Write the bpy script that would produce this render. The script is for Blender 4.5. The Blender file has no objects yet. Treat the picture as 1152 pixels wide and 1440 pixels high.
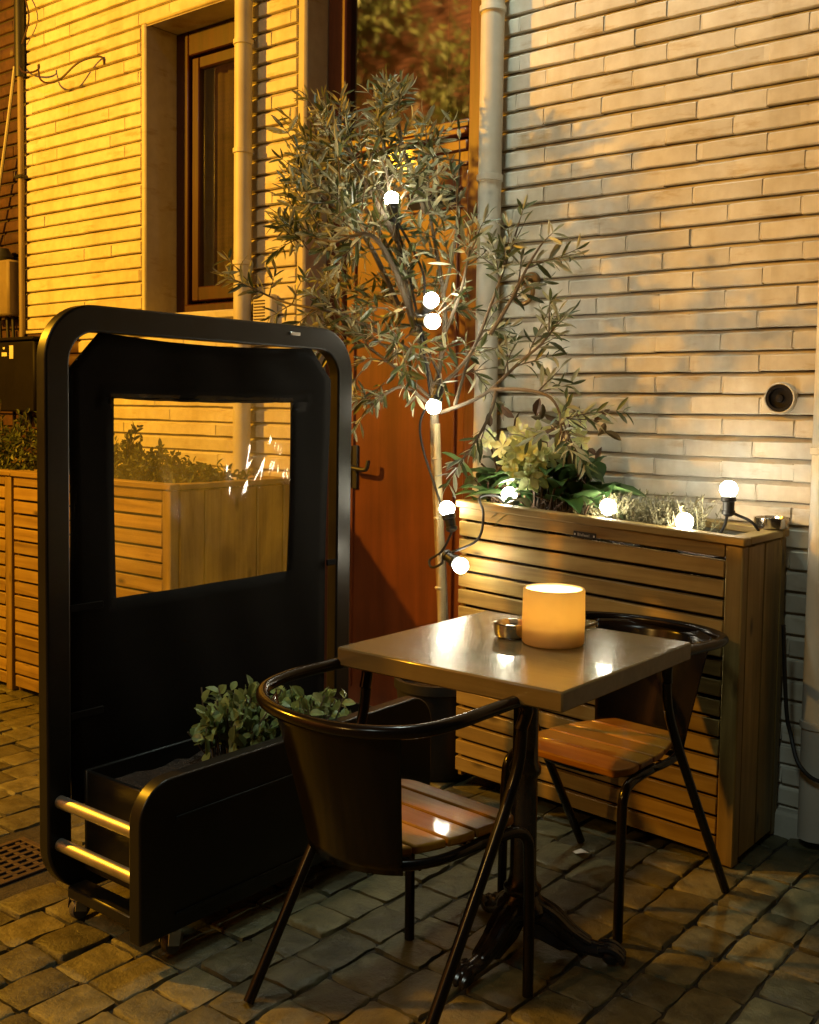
import bpy, bmesh, math, random
from mathutils import Vector, Matrix, Quaternion
R = random.Random(11)
K = 0.942                      # layout units -> metres
scene = bpy.context.scene
col = scene.collection
V = Vector
PI = math.pi

# ------------------------------------------------------------------ materials
def new_mat(name):
    m = bpy.data.materials.new(name); m.use_nodes = True
    nt = m.node_tree; nt.nodes.clear()
    out = nt.nodes.new('ShaderNodeOutputMaterial')
    return m, nt, out
def N(nt, t, **kw):
    n = nt.nodes.new(t)
    for k, v in kw.items():
        if k in n.inputs: n.inputs[k].default_value = v
        else: setattr(n, k, v)
    return n
def L(nt, a, b): nt.links.new(a, b)
def rgb(c): return (c[0], c[1], c[2], 1)
def ramp(nt, fac, stops):
    r = nt.nodes.new('ShaderNodeValToRGB')
    el = r.color_ramp.elements
    el[0].position, el[0].color = stops[0][0], rgb(stops[0][1])
    el[1].position, el[1].color = stops[-1][0], rgb(stops[-1][1])
    for p, c in stops[1:-1]:
        e = el.new(p); e.color = rgb(c)
    L(nt, fac, r.inputs['Fac']); return r
def mixc(nt, fac, a, b, mode='MIX'):
    m = nt.nodes.new('ShaderNodeMix'); m.data_type = 'RGBA'; m.blend_type = mode
    for sock, v in ((m.inputs[0], fac), (m.inputs[6], a), (m.inputs[7], b)):
        if hasattr(v, 'is_output'): L(nt, v, sock)
        elif isinstance(v, (int, float)): sock.default_value = v
        else: sock.default_value = rgb(v)
    return m.outputs[2]
def coords(nt, scale=(1, 1, 1), rand=0.0):
    tc = N(nt, 'ShaderNodeTexCoord'); mp = N(nt, 'ShaderNodeMapping'); mp.inputs['Scale'].default_value = scale
    L(nt, tc.outputs['Object'], mp.inputs['Vector'])
    g = N(nt, 'ShaderNodeNewGeometry')
    if rand:
        ml = N(nt, 'ShaderNodeVectorMath', operation='SCALE'); ml.inputs[0].default_value = (7.3, 3.1, 5.7)
        L(nt, g.outputs['Random Per Island'], ml.inputs['Scale'])
        ad = N(nt, 'ShaderNodeVectorMath', operation='ADD')
        L(nt, mp.outputs[0], ad.inputs[0])
        s2 = N(nt, 'ShaderNodeVectorMath', operation='SCALE'); s2.inputs['Scale'].default_value = rand
        L(nt, ml.outputs[0], s2.inputs[0]); L(nt, s2.outputs[0], ad.inputs[1])
        return ad.outputs[0], g.outputs['Random Per Island']
    return mp.outputs[0], g.outputs['Random Per Island']
def noise(nt, vec, scale, detail=6, rough=.55, dist=0):
    n = N(nt, 'ShaderNodeTexNoise'); n.inputs['Scale'].default_value = scale; n.inputs['Detail'].default_value = detail
    n.inputs['Roughness'].default_value = rough; n.inputs['Distortion'].default_value = dist
    L(nt, vec, n.inputs['Vector']); return n.outputs['Fac']
def bump(nt, h, strength, dist, normal=None):
    b = N(nt, 'ShaderNodeBump'); b.inputs['Strength'].default_value = strength; b.inputs['Distance'].default_value = dist
    L(nt, h, b.inputs['Height'])
    if normal: L(nt, normal, b.inputs['Normal'])
    return b.outputs[0]
def generic(name, c1, c2=None, rough=.6, metal=0, nscale=12, bstr=.25, bdist=.002, rough2=None, isl=.12, spec=.5, fine=90, coat=0):
    c2 = c2 or tuple(x * .75 for x in c1)
    m, nt, out = new_mat(name)
    vec, rnd = coords(nt, (1, 1, 1), .37)
    n1 = noise(nt, vec, nscale); n2 = noise(nt, vec, fine, 4)
    r = ramp(nt, n1, [(.32, c2), (.68, c1)])
    mr = N(nt, 'ShaderNodeMapRange'); mr.inputs['To Min'].default_value = 1 - isl; mr.inputs['To Max'].default_value = 1 + isl
    L(nt, rnd, mr.inputs['Value'])
    hs = N(nt, 'ShaderNodeHueSaturation'); L(nt, mr.outputs[0], hs.inputs['Value']); L(nt, r.outputs[0], hs.inputs['Color'])
    p = N(nt, 'ShaderNodeBsdfPrincipled'); L(nt, hs.outputs[0], p.inputs['Base Color'])
    p.inputs['Metallic'].default_value = metal; p.inputs['Specular IOR Level'].default_value = spec
    p.inputs['Coat Weight'].default_value = coat; p.inputs['Coat Roughness'].default_value = .12
    rr = N(nt, 'ShaderNodeMapRange'); rr.inputs['To Min'].default_value = rough; rr.inputs['To Max'].default_value = rough2 if rough2 is not None else min(1, rough + .15)
    L(nt, n1, rr.inputs['Value']); L(nt, rr.outputs[0], p.inputs['Roughness'])
    ad = N(nt, 'ShaderNodeMath', operation='MULTIPLY_ADD'); ad.inputs[1].default_value = .5
    L(nt, n2, ad.inputs[0]); L(nt, n1, ad.inputs[2])
    L(nt, bump(nt, ad.outputs[0], bstr, bdist), p.inputs['Normal'])
    L(nt, p.outputs[0], out.inputs[0]); return m
def wood(name, c_dark, c_mid, c_light, axis=0, rough=.55, coat=0, knots=True, gs=1.0, spec=.5):
    m, nt, out = new_mat(name)
    sc = [26 * gs] * 3; sc[axis] = 1.5 * gs
    vec, rnd = coords(nt, tuple(sc), 9.0)
    g = noise(nt, vec, 1.0, 8, .62, .7)
    fv, _ = coords(nt, tuple([140 if i != axis else 5 for i in range(3)]), 5.0)
    fine = noise(nt, fv, 1.0, 3)
    r = ramp(nt, g, [(.28, c_dark), (.5, c_mid), (.72, c_light)])
    mr = N(nt, 'ShaderNodeMapRange'); mr.inputs['To Min'].default_value = .72; mr.inputs['To Max'].default_value = 1.18
    L(nt, rnd, mr.inputs['Value'])
    hs = N(nt, 'ShaderNodeHueSaturation'); L(nt, mr.outputs[0], hs.inputs['Value']); L(nt, r.outputs[0], hs.inputs['Color'])
    c = hs.outputs[0]
    if knots:
        ks = [10] * 3; ks[axis] = 4.2
        kv, _ = coords(nt, tuple(ks), 4.0)
        vo = N(nt, 'ShaderNodeTexVoronoi'); vo.inputs['Scale'].default_value = 1.0; L(nt, kv, vo.inputs['Vector'])
        kr = ramp(nt, vo.outputs['Distance'], [(.06, (1, 1, 1)), (.17, (0, 0, 0))])
        c = mixc(nt, kr.outputs[0], c, tuple(x * .45 for x in c_dark))
    lv, _ = coords(nt, (1, 1, 1), 2.0)
    big = noise(nt, lv, 5, 4)
    br = ramp(nt, big, [(.3, (.72, .70, .66)), (.65, (1, 1, 1))])
    c = mixc(nt, 1.0, c, br.outputs[0], 'MULTIPLY')
    p = N(nt, 'ShaderNodeBsdfPrincipled'); L(nt, c, p.inputs['Base Color'])
    p.inputs['Specular IOR Level'].default_value = spec; p.inputs['Roughness'].default_value = rough; p.inputs['Coat Weight'].default_value = coat; p.inputs['Coat Roughness'].default_value = .06
    L(nt, bump(nt, fine, .25, .0015, bump(nt, g, .25, .003)), p.inputs['Normal'])
    L(nt, p.outputs[0], out.inputs[0]); return m
def leafmat(name, top, under, rough=.4, var=.3, transl=.25):
    m, nt, out = new_mat(name)
    g = N(nt, 'ShaderNodeNewGeometry')
    c = mixc(nt, g.outputs['Backfacing'], top, under)
    mr = N(nt, 'ShaderNodeMapRange'); mr.inputs['To Min'].default_value = 1 - var; mr.inputs['To Max'].default_value = 1 + var
    L(nt, g.outputs['Random Per Island'], mr.inputs['Value'])
    hs = N(nt, 'ShaderNodeHueSaturation'); L(nt, mr.outputs[0], hs.inputs['Value']); L(nt, c, hs.inputs['Color'])
    p = N(nt, 'ShaderNodeBsdfPrincipled'); L(nt, hs.outputs[0], p.inputs['Base Color']); p.inputs['Roughness'].default_value = rough
    t = N(nt, 'ShaderNodeBsdfTranslucent'); L(nt, hs.outputs[0], t.inputs['Color'])
    mx = N(nt, 'ShaderNodeMixShader'); mx.inputs[0].default_value = transl
    L(nt, p.outputs[0], mx.inputs[1]); L(nt, t.outputs[0], mx.inputs[2]); L(nt, mx.outputs[0], out.inputs[0]); return m
def emitter(name, c, s):
    m, nt, out = new_mat(name)
    e = N(nt, 'ShaderNodeEmission'); e.inputs['Color'].default_value = rgb(c); e.inputs['Strength'].default_value = s
    L(nt, e.outputs[0], out.inputs[0]); return m
def glassmat(name, tint, fac, rough=.03, bs=.0, tr=(1, 1, 1), haze=0):
    m, nt, out = new_mat(name)
    vec, _ = coords(nt, (1, 1, 1))
    t = N(nt, 'ShaderNodeBsdfTransparent'); t.inputs['Color'].default_value = rgb(tr)
    gl = N(nt, 'ShaderNodeBsdfGlossy'); gl.inputs['Color'].default_value = rgb(tint); gl.inputs['Roughness'].default_value = rough
    if bs: L(nt, bump(nt, noise(nt, vec, 9, 3), bs, .01), gl.inputs['Normal'])
    ge = N(nt, 'ShaderNodeNewGeometry'); dt = N(nt, 'ShaderNodeVectorMath', operation='DOT_PRODUCT')
    L(nt, ge.outputs['Normal'], dt.inputs[0]); L(nt, ge.outputs['Incoming'], dt.inputs[1])
    ab = N(nt, 'ShaderNodeMath', operation='ABSOLUTE'); L(nt, dt.outputs['Value'], ab.inputs[0])
    iv = N(nt, 'ShaderNodeMath', operation='SUBTRACT'); iv.inputs[0].default_value = 1; L(nt, ab.outputs[0], iv.inputs[1])
    pw = N(nt, 'ShaderNodeMath', operation='POWER'); pw.inputs[1].default_value = 5; L(nt, iv.outputs[0], pw.inputs[0])
    ml = N(nt, 'ShaderNodeMath', operation='MULTIPLY_ADD'); ml.inputs[1].default_value = 1 - fac; ml.inputs[2].default_value = fac
    L(nt, pw.outputs[0], ml.inputs[0])
    mx = N(nt, 'ShaderNodeMixShader'); L(nt, ml.outputs[0], mx.inputs[0])
    L(nt, t.outputs[0], mx.inputs[1]); L(nt, gl.outputs[0], mx.inputs[2])
    if haze:
        hz = N(nt, 'ShaderNodeBsdfTranslucent'); hz.inputs['Color'].default_value = (.8, .8, .78, 1)
        sm = ramp(nt, noise(nt, coords(nt, (3, 3, 1.2))[0], 2.5, 6, .6), [(.38, (haze * .3,) * 3), (.66, (haze,) * 3)])
        m2 = N(nt, 'ShaderNodeMixShader'); L(nt, sm.outputs[0], m2.inputs[0]); L(nt, mx.outputs[0], m2.inputs[1]); L(nt, hz.outputs[0], m2.inputs[2]); mx = m2
    L(nt, mx.outputs[0], out.inputs[0]); return m

M = {}
def brickmat(name, c1, c2, dirt):
    m, nt, out = new_mat(name)
    vec, rnd = coords(nt, (1, 1, 1), .2)
    wv, _ = coords(nt, (1, 1, 1))
    n1 = noise(nt, vec, 22); n2 = noise(nt, vec, 160, 4); nb = noise(nt, wv, 2.2, 5)
    sv, _ = coords(nt, (5, 5, .8)); streak = noise(nt, sv, 1.5, 5)
    r = ramp(nt, n1, [(.3, c2), (.65, c1)])
    dr = ramp(nt, nb, [(.36, dirt), (.60, (1, 1, 1))])
    c = mixc(nt, .7, r.outputs[0], dr.outputs[0], 'MULTIPLY')
    sr = ramp(nt, streak, [(.36, (.80, .74, .62)), (.52, (1, 1, 1))])
    c = mixc(nt, .55, c, sr.outputs[0], 'MULTIPLY')
    st1 = noise(nt, coords(nt, (2.4, 2.4, 9))[0], 1.6, 6, .65)
    c = mixc(nt, .8, c, ramp(nt, st1, [(.30, (.66, .50, .26)), (.43, (1, 1, 1))]).outputs[0], 'MULTIPLY')
    mr = N(nt, 'ShaderNodeMapRange'); mr.inputs['To Min'].default_value = .9; mr.inputs['To Max'].default_value = 1.08
    L(nt, rnd, mr.inputs['Value'])
    hs = N(nt, 'ShaderNodeHueSaturation'); L(nt, mr.outputs[0], hs.inputs['Value']); L(nt, c, hs.inputs['Color'])
    p = N(nt, 'ShaderNodeBsdfPrincipled'); L(nt, hs.outputs[0], p.inputs['Base Color']); p.inputs['Roughness'].default_value = .55
    L(nt, bump(nt, n2, .3, .0012, bump(nt, n1, .35, .0035)), p.inputs['Normal'])
    L(nt, p.outputs[0], out.inputs[0]); return m
M['paint_brick'] = brickmat('painted_brick', (.66, .63, .55), (.56, .52, .44), (.78, .72, .60))
M['paint_mortar'] = brickmat('painted_mortar', (.13, .095, .06), (.08, .055, .035), (.7, .62, .5))
M['plaster'] = brickmat('plaster', (.62, .58, .48), (.54, .50, .41), (.85, .8, .7))
M['brown_brick'] = brickmat('brown_brick', (.085, .04, .022), (.05, .025, .016), (.7, .65, .6))
M['far_brick'] = brickmat('far_brick', (.34, .16, .10), (.22, .10, .07), (.75, .7, .65))
M['dark_mortar'] = generic('dark_mortar', (.05, .04, .03), rough=.9)
M['pipe'] = generic('pipe_paint', (.62, .60, .52), (.50, .46, .38), rough=.42, nscale=6, bstr=.12)
M['sill'] = generic('stone_sill', (.60, .57, .48), (.45, .42, .35), rough=.6)
M['frame_wood'] = wood('brown_frame', (.024, .0040, .0016), (.042, .0070, .0026), (.062, .011, .004), 2, .45, .05, False)
M['door_wood'] = wood('door_wood', (.11, .026, .007), (.16, .040, .010), (.205, .056, .014), 2, .45, .1, False, .5)
M['door_frame'] = wood('door_frame_wood', (.07, .017, .007), (.10, .026, .010), (.14, .036, .014), 2, .45, .15, False)
M['pine_x'] = wood('pine_slat', (.21, .130, .030), (.34, .220, .058), (.44, .31, .095), 0, .55)
M['pine_z'] = wood('pine_board', (.19, .122, .028), (.30, .200, .052), (.39, .27, .085), 2, .55)
M['pine_y'] = wood('pine_rim', (.23, .145, .036), (.36, .245, .070), (.45, .32, .11), 1, .55)
M['grate'] = generic('rusty_iron', (.07, .04, .02), (.035, .02, .012), rough=.6, nscale=40, bstr=.5)
M['gap'] = generic('planter_liner', (.012, .010, .008), rough=.9)
M['soil'] = generic('soil', (.05, .03, .018), (.02, .012, .008), rough=.95, nscale=40, bstr=1, bdist=.02)
M['blackmetal'] = generic('black_coated_metal', (.011, .011, .010), (.008, .008, .0075), rough=.24, rough2=.50, metal=0, nscale=9, bstr=.08, bdist=.001, spec=.34)
M['chairmetal'] = generic('chair_metal', (.010, .007, .005), (.006, .0045, .004), rough=.15, rough2=.24, nscale=8, bstr=.05, bdist=.001, spec=.28)
M['castiron'] = generic('cast_iron', (.022, .018, .017), (.013, .011, .010), rough=.14, rough2=.26, nscale=30, bstr=.2, bdist=.0015, spec=.5)
M['fabric'] = generic('black_fabric', (.009, .0075, .006), (.006, .005, .004), rough=.9, nscale=4, bstr=.3, bdist=.003, spec=.15, fine=300)
M['fabric_hem'] = generic('hem_tape', (.009, .0075, .006), rough=.7, nscale=4, bstr=.3, bdist=.002, spec=.25, fine=300)
M['steel'] = generic('brushed_steel', (.62, .60, .56), (.45, .43, .40), rough=.36, rough2=.48, metal=1, nscale=10, bstr=.05, bdist=.001)
M['chrome'] = generic('ashtray_steel', (.62, .58, .52), (.5, .46, .4), rough=.14, rough2=.24, metal=1, nscale=10, bstr=.05, bdist=.001)
M['caster'] = generic('caster_plastic', (.10, .09, .08), rough=.3)
M['seat'] = wood('varnished_seat', (.25, .095, .006), (.39, .170, .012), (.49, .24, .028), 0, .45, .30, False, .6, .15)
M['tabletop'] = wood('table_laminate', (.17, .125, .055), (.20, .15, .066), (.23, .175, .08), 0, .27, .3, False, .8)
M['blackplastic'] = generic('black_plastic', (.018, .018, .018), rough=.4)
M['cable'] = generic('cable_rubber', (.013, .012, .012), rough=.5)
M['greycable'] = generic('grey_cable', (.35, .32, .26), rough=.5)
M['darkcable'] = generic('dark_cable', (.05, .02, .015), rough=.5)
M['box_dark'] = generic('dark_cabinet', (.007, .005, .004), rough=.5, spec=.2)
M['box_beige'] = generic('beige_meter_box', (.22, .17, .11), rough=.5)
M['sticker'] = generic('white_sticker', (.75, .73, .68), rough=.5)
M['brass'] = generic('aged_brass', (.30, .19, .08), (.18, .10, .04), rough=.3, metal=1)
M['stone'] = None
M['trunk'] = generic('olive_bark', (.30, .24, .16), (.16, .12, .08), rough=.85, nscale=30, bstr=.8, bdist=.006)
M['bamboo'] = wood('bamboo', (.34, .27, .14), (.42, .34, .18), (.50, .41, .24), 2, .4, .1, False)
M['twig'] = generic('twig_bark', (.16, .13, .09), (.10, .075, .05), rough=.8)
M['olive'] = leafmat('olive_leaf', (.085, .108, .042), (.36, .37, .25), .38, .4, .3)
M['hellebore'] = leafmat('broad_leaf', (.035, .085, .022), (.07, .125, .04), .34, .35, .25)
M['petal'] = leafmat('pale_petal', (.72, .78, .42), (.68, .74, .38), .5, .15, .35)
M['bronze_leaf'] = leafmat('bronze_leaf', (.10, .055, .03), (.12, .09, .04), .5, .3, .2)
M['heather'] = leafmat('heather_sprig', (.24, .215, .12), (.24, .215, .12), .7, .35, .2)
M['shrub'] = leafmat('shrub_leaf', (.055, .075, .025), (.08, .09, .035), .5, .4, .25)
M['variegated'] = leafmat('variegated_leaf', (.27, .34, .12), (.40, .43, .20), .4, .5, .25)
M['tree_far'] = leafmat('far_tree_leaf', (.10, .13, .04), (.11, .13, .05), .5, .4, .3)
M['glass'] = glassmat('window_glass', (.95, .95, .92), .22, .035, .0, (.75, .75, .7))
M['film'] = glassmat('clear_film', (1, 1, 1), .04, .05, .0, (.97, .96, .92), .13)
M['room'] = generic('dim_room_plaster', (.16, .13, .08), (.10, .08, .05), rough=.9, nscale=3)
M['curtain'] = generic('beige_curtain', (.15, .12, .06), (.10, .08, .04), rough=.9, nscale=3)
M['bulb'] = emitter('bulb_glow', (1, .92, .70), 76)
M['led'] = emitter('candle_led', (1, .72, .30), 980)
M['reflamp'] = emitter('street_lamp_glass', (1, .62, .25), 60)
def waxmat():
    m, nt, out = new_mat('candle_wax')
    vec, _ = coords(nt)
    n = noise(nt, vec, 30, 3)
    c = ramp(nt, n, [(.3, (.82, .66, .44)), (.7, (.9, .76, .54))]).outputs[0]
    d = N(nt, 'ShaderNodeBsdfDiffuse'); L(nt, c, d.inputs['Color'])
    t = N(nt, 'ShaderNodeBsdfTranslucent'); t.inputs['Color'].default_value = (1, .80, .38, 1)
    gl = N(nt, 'ShaderNodeBsdfGlossy'); gl.inputs['Roughness'].default_value = .4
    a = N(nt, 'ShaderNodeMixShader'); a.inputs[0].default_value = .68
    L(nt, d.outputs[0], a.inputs[1]); L(nt, t.outputs[0], a.inputs[2])
    b = N(nt, 'ShaderNodeMixShader'); b.inputs[0].default_value = .03
    L(nt, a.outputs[0], b.inputs[1]); L(nt, gl.outputs[0], b.inputs[2]); L(nt, b.outputs[0], out.inputs[0]); return m
M['wax'] = waxmat()
M['wax_solid'] = generic('solid_wax', (.82, .62, .38), rough=.6)
def settmat():
    m, nt, out = new_mat('worn_setts')
    vec, rnd = coords(nt, (1, 1, 1), .6)
    wv, _ = coords(nt)
    n1 = noise(nt, vec, 16, 8, .65); n2 = noise(nt, vec, 110, 5); n3 = noise(nt, wv, 1.3, 4)
    r = ramp(nt, n1, [(.3, (.066, .059, .028)), (.5, (.132, .118, .056)), (.72, (.205, .183, .09))])
    mr = N(nt, 'ShaderNodeMapRange'); mr.inputs['To Min'].default_value = .5; mr.inputs['To Max'].default_value = 1.3
    L(nt, rnd, mr.inputs['Value'])
    hs = N(nt, 'ShaderNodeHueSaturation'); L(nt, mr.outputs[0], hs.inputs['Value']); L(nt, r.outputs[0], hs.inputs['Color'])
    w = ramp(nt, n3, [(.35, (.65, .63, .6)), (.6, (1, 1, 1))])
    c = mixc(nt, .8, hs.outputs[0], w.outputs[0], 'MULTIPLY')
    p = N(nt, 'ShaderNodeBsdfPrincipled'); L(nt, c, p.inputs['Base Color'])
    rr = N(nt, 'ShaderNodeMapRange'); rr.inputs['To Min'].default_value = .27; rr.inputs['To Max'].default_value = .62
    L(nt, n1, rr.inputs['Value']); L(nt, rr.outputs[0], p.inputs['Roughness'])
    pit = ramp(nt, n2, [(.30, (0, 0, 0)), (.46, (1, 1, 1))])
    L(nt, bump(nt, pit.outputs[0], .28, .002, bump(nt, n1, .85, .014)), p.inputs['Normal'])
    L(nt, p.outputs[0], out.inputs[0]); return m
M['sett'] = settmat()
M['grout'] = generic('joint_dirt', (.045, .036, .022), (.020, .016, .010), rough=.95, nscale=30, bstr=1, bdist=.01)

# ------------------------------------------------------------------ mesh builder
ORG = {}
class MB:
    def __init__(s): s.v = []; s.f = []
    def add(s, vs, fs):
        o = len(s.v); s.v += [V(a) for a in vs]; s.f += [tuple(i + o for i in f) for f in fs]; return s
    def box(s, x0, x1, y0, y1, z0, z1, b=.003, mat=None):
        hx, hy, hz = (x1 - x0) / 2, (y1 - y0) / 2, (z1 - z0) / 2
        c = V(((x0 + x1) / 2, (y0 + y1) / 2, (z0 + z1) / 2)); b = min(b, hx * .45, hy * .45, hz * .45)
        idx = {}; vs = []
        for sx in (-1, 1):
            for sy in (-1, 1):
                for sz in (-1, 1):
                    for ax in range(3):
                        h = [hx - b, hy - b, hz - b]; h[ax] += b
                        idx[(sx, sy, sz, ax)] = len(vs); vs.append(V((sx * h[0], sy * h[1], sz * h[2])))
        fs = []
        for ax in range(3):
            o1, o2 = [a for a in range(3) if a != ax]
            for sg in (-1, 1):
                q = []
                for (p, r) in ((-1, -1), (1, -1), (1, 1), (-1, 1)):
                    k = [0, 0, 0]; k[ax] = sg; k[o1] = p; k[o2] = r; q.append(idx[(*k, ax)])
                fs.append(q)
            for p in (-1, 1):
                for r in (-1, 1):
                    k1 = [0, 0, 0]; k1[o1] = p; k1[o2] = r; k2 = list(k1); k1[ax] = -1; k2[ax] = 1
                    fs.append([idx[(*k1, o1)], idx[(*k2, o1)], idx[(*k2, o2)], idx[(*k1, o2)]])
        for sx in (-1, 1):
            for sy in (-1, 1):
                for sz in (-1, 1): fs.append([idx[(sx, sy, sz, a)] for a in range(3)])
        if mat is not None: vs = [mat @ a for a in vs]
        return s.add([a + c for a in vs], fs)
    def tube(s, pts, r, n=10, closed=False, cap=True):
        pts = [V(p) for p in pts]; m = len(pts)
        rs = r if isinstance(r, (list, tuple)) else [r] * m
        def tan(i):
            if closed: return (pts[(i + 1) % m] - pts[i - 1]).normalized()
            return (pts[min(i + 1, m - 1)] - pts[max(i - 1, 0)]).normalized()
        t = tan(0); a = V((0, 0, 1)) if abs(t.z) < .9 else V((1, 0, 0))
        u = t.cross(a).normalized(); vs = []
        for i in range(m):
            t2 = tan(i); q = t.rotation_difference(t2); u = (q @ u); u = (u - t2 * u.dot(t2)).normalized(); t = t2; w = t.cross(u)
            for k in range(n):
                an = 2 * PI * k / n; vs.append(pts[i] + (u * math.cos(an) + w * math.sin(an)) * rs[i])
        fs = []
        for i in range(m if closed else m - 1):
            j = (i + 1) % m
            for k in range(n): fs.append((i * n + k, i * n + (k + 1) % n, j * n + (k + 1) % n, j * n + k))
        if cap and not closed: fs += [tuple(range(n))[::-1], tuple(range((m - 1) * n, m * n))]
        return s.add(vs, fs)
    def lathe(s, prof, c=(0, 0, 0), n=28, close=True, mat=None):
        vs = []; c = V(c)
        for (r, z) in prof:
            for k in range(n):
                a = 2 * PI * k / n; p = V((r * math.cos(a), r * math.sin(a), z)); vs.append((mat @ p if mat else p) + c)
        fs = []
        for i in range(len(prof) - 1):
            for k in range(n): fs.append((i * n + k, i * n + (k + 1) % n, (i + 1) * n + (k + 1) % n, (i + 1) * n + k))
        if close: fs += [tuple(range(n))[::-1], tuple(range((len(prof) - 1) * n, len(prof) * n))]
        return s.add(vs, fs)
    def ball(s, c, r, n=16):
        return s.lathe([(max(r * math.sin(PI * i / n), 1e-4), -r * math.cos(PI * i / n)) for i in range(n + 1)], c, n * 2)
    def prism(s, outline, fn, t0, t1):      # 2-D outline extruded between t0 and t1; fn(u, w, t) -> point
        n = len(outline)
        vs = [fn(u, w, t0) for u, w in outline] + [fn(u, w, t1) for u, w in outline]
        fs = [tuple(range(n))[::-1], tuple(range(n, 2 * n))] + [(i, (i + 1) % n, n + (i + 1) % n, n + i) for i in range(n)]
        return s.add(vs, fs)
    def build(s, name, mat, parent=None, smooth=40, fix=True):
        o0 = ORG.get(parent.name, V((0, 0, 0))) if parent else V((0, 0, 0))
        me = bpy.data.meshes.new(name)
        me.from_pydata([(p * K - o0)[:] for p in s.v], [], s.f); me.update()
        if fix:
            bm = bmesh.new(); bm.from_mesh(me); bmesh.ops.recalc_face_normals(bm, faces=bm.faces); bm.to_mesh(me); bm.free()
        me.materials.append(M[mat])
        if smooth:
            me.shade_smooth(); me.set_sharp_from_angle(angle=math.radians(smooth))
        o = bpy.data.objects.new(name, me); col.objects.link(o)
        if parent: o.parent = parent; ORG[o.name] = o0
        return o
def tag(o, label=None, cat=None, group=None, kind=None):
    if label: o['label'] = label
    if cat: o['category'] = cat
    if group: o['group'] = group
    if kind: o['kind'] = kind
    return o
def thing(name, label, cat, loc, group=None):
    o = bpy.data.objects.new(name, None); col.objects.link(o); o.empty_display_size = .1
    o.location = V(loc) * K; ORG[o.name] = V(loc) * K
    return tag(o, label, cat, group)
def smooth_path(pts, sub=6, closed=False):
    pts = [V(p) for p in pts]; n = len(pts); out = []
    rng = range(n if closed else n - 1)
    for i in rng:
        p0 = pts[i - 1] if (closed or i > 0) else pts[0]; p1 = pts[i]; p2 = pts[(i + 1) % n]
        p3 = pts[(i + 2) % n] if (closed or i + 2 < n) else pts[-1]
        for k in range(sub):
            t = k / sub
            out.append(.5 * ((2 * p1) + (p2 - p0) * t + (2 * p0 - 5 * p1 + 4 * p2 - p3) * t * t + (3 * p1 - p0 - 3 * p2 + p3) * t ** 3))
    if not closed: out.append(pts[-1])
    return out
def rounded_rect(x0, x1, y0, y1, r, n=8, corners=(1, 1, 1, 1)):   # ccw from lower left
    pts = []
    for (cx, cy, a0, on) in ((x0, y0, PI, corners[0]), (x1, y0, 1.5 * PI, corners[1]), (x1, y1, 0, corners[2]), (x0, y1, .5 * PI, corners[3])):
        rr = r if on else 0.0
        ox = cx + (rr if cx == x0 else -rr); oy = cy + (rr if cy == y0 else -rr)
        if not on: pts.append((cx, cy)); continue
        for k in range(n + 1):
            a = a0 + .5 * PI * k / n; pts.append((ox + rr * math.cos(a), oy + rr * math.sin(a)))
    return pts

# ------------------------------------------------------------------ ground
g = MB(); g.add([(-60, -60, -.0125), (60, -60, -.0125), (60, 60, -.0125), (-60, 60, -.0125)], [(0, 1, 2, 3)])
tag(g.build('ground', 'grout', smooth=0), kind='structure')
st = MB()
GX0, GX1, GY0, GY1 = -3.03, -2.77, 1.60, 1.86      # drain grate opening
x = -9.0; row = 0
while x < 1.6:
    w = .142 + R.uniform(-.014, .014)
    y = -3.2 + R.uniform(0, .2)
    while y < 3.62:
        l = R.uniform(.115, .205)
        x0, x1, y0, y1 = x + .003, x + w - .003, y + .003, y + l - .003
        y += l
        if x1 > GX0 and x0 < GX1 and y1 > GY0 and y0 < GY1: continue
        dz = R.uniform(-.005, .004); tx, ty = R.uniform(-.022, .022), R.uniform(-.022, .022)
        cx, cy = (x0 + x1) / 2, (y0 + y1) / 2; hx, hy = (x1 - x0) / 2, (y1 - y0) / 2
        U = (-1, -.97, -.86, -.5, 0, .5, .86, .97, 1); n = 8; vs = []; fs = []
        jit = [[(R.uniform(-.0042, .0042), R.uniform(-.0042, .0042)) for _ in range(n + 1)] for _ in range(n + 1)]
        for i in range(n + 1):
            for j in range(n + 1):
                a = U[i]; b = U[j]
                k = (abs(a) ** 5 + abs(b) ** 5)
                edge = max(abs(a), abs(b))
                sx = a * hx * (1 if edge < .99 else 1.0); sy = b * hy
                # rounded corners
                if abs(a) > .8 and abs(b) > .8:
                    sh = 1 - .06 * (abs(a) - .8) * (abs(b) - .8) / .04; sx *= sh; sy *= sh
                z = -.0036 * max(abs(a), abs(b)) ** 8 - .0008 * (a * a + b * b) + dz + tx * sx + ty * sy + R.uniform(-.0016, .0016)
                if edge > .99: z -= .026
                vs.append((cx + sx + jit[i][j][0] * .8, cy + sy + jit[i][j][1] * .8, z + R.uniform(-.0012, .0012)))
        for i in range(n):
            for j in range(n): q = i * (n + 1) + j; fs.append((q, q + n + 1, q + n + 2, q + 1))
        st.add(vs, fs)
    x += w; row += 1
tag(st.build('cobbled_street', 'sett', smooth=60, fix=False), kind='structure')
gt = thing('drain_grate', 'rusty square drain grate set in the cobbles at left edge', 'drain grate', ((GX0 + GX1) / 2, (GY0 + GY1) / 2, 0))
fr = MB()
for a in ((GX0, GX1, GY0, GY0 + .02), (GX0, GX1, GY1 - .02, GY1), (GX0, GX0 + .02, GY0 + .02, GY1 - .02), (GX1 - .02, GX1, GY0 + .02, GY1 - .02)):
    fr.box(a[0], a[1], a[2], a[3], -.012, -.003)
fr.build('grate_frame', 'grate', gt)
ba = MB()
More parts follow.
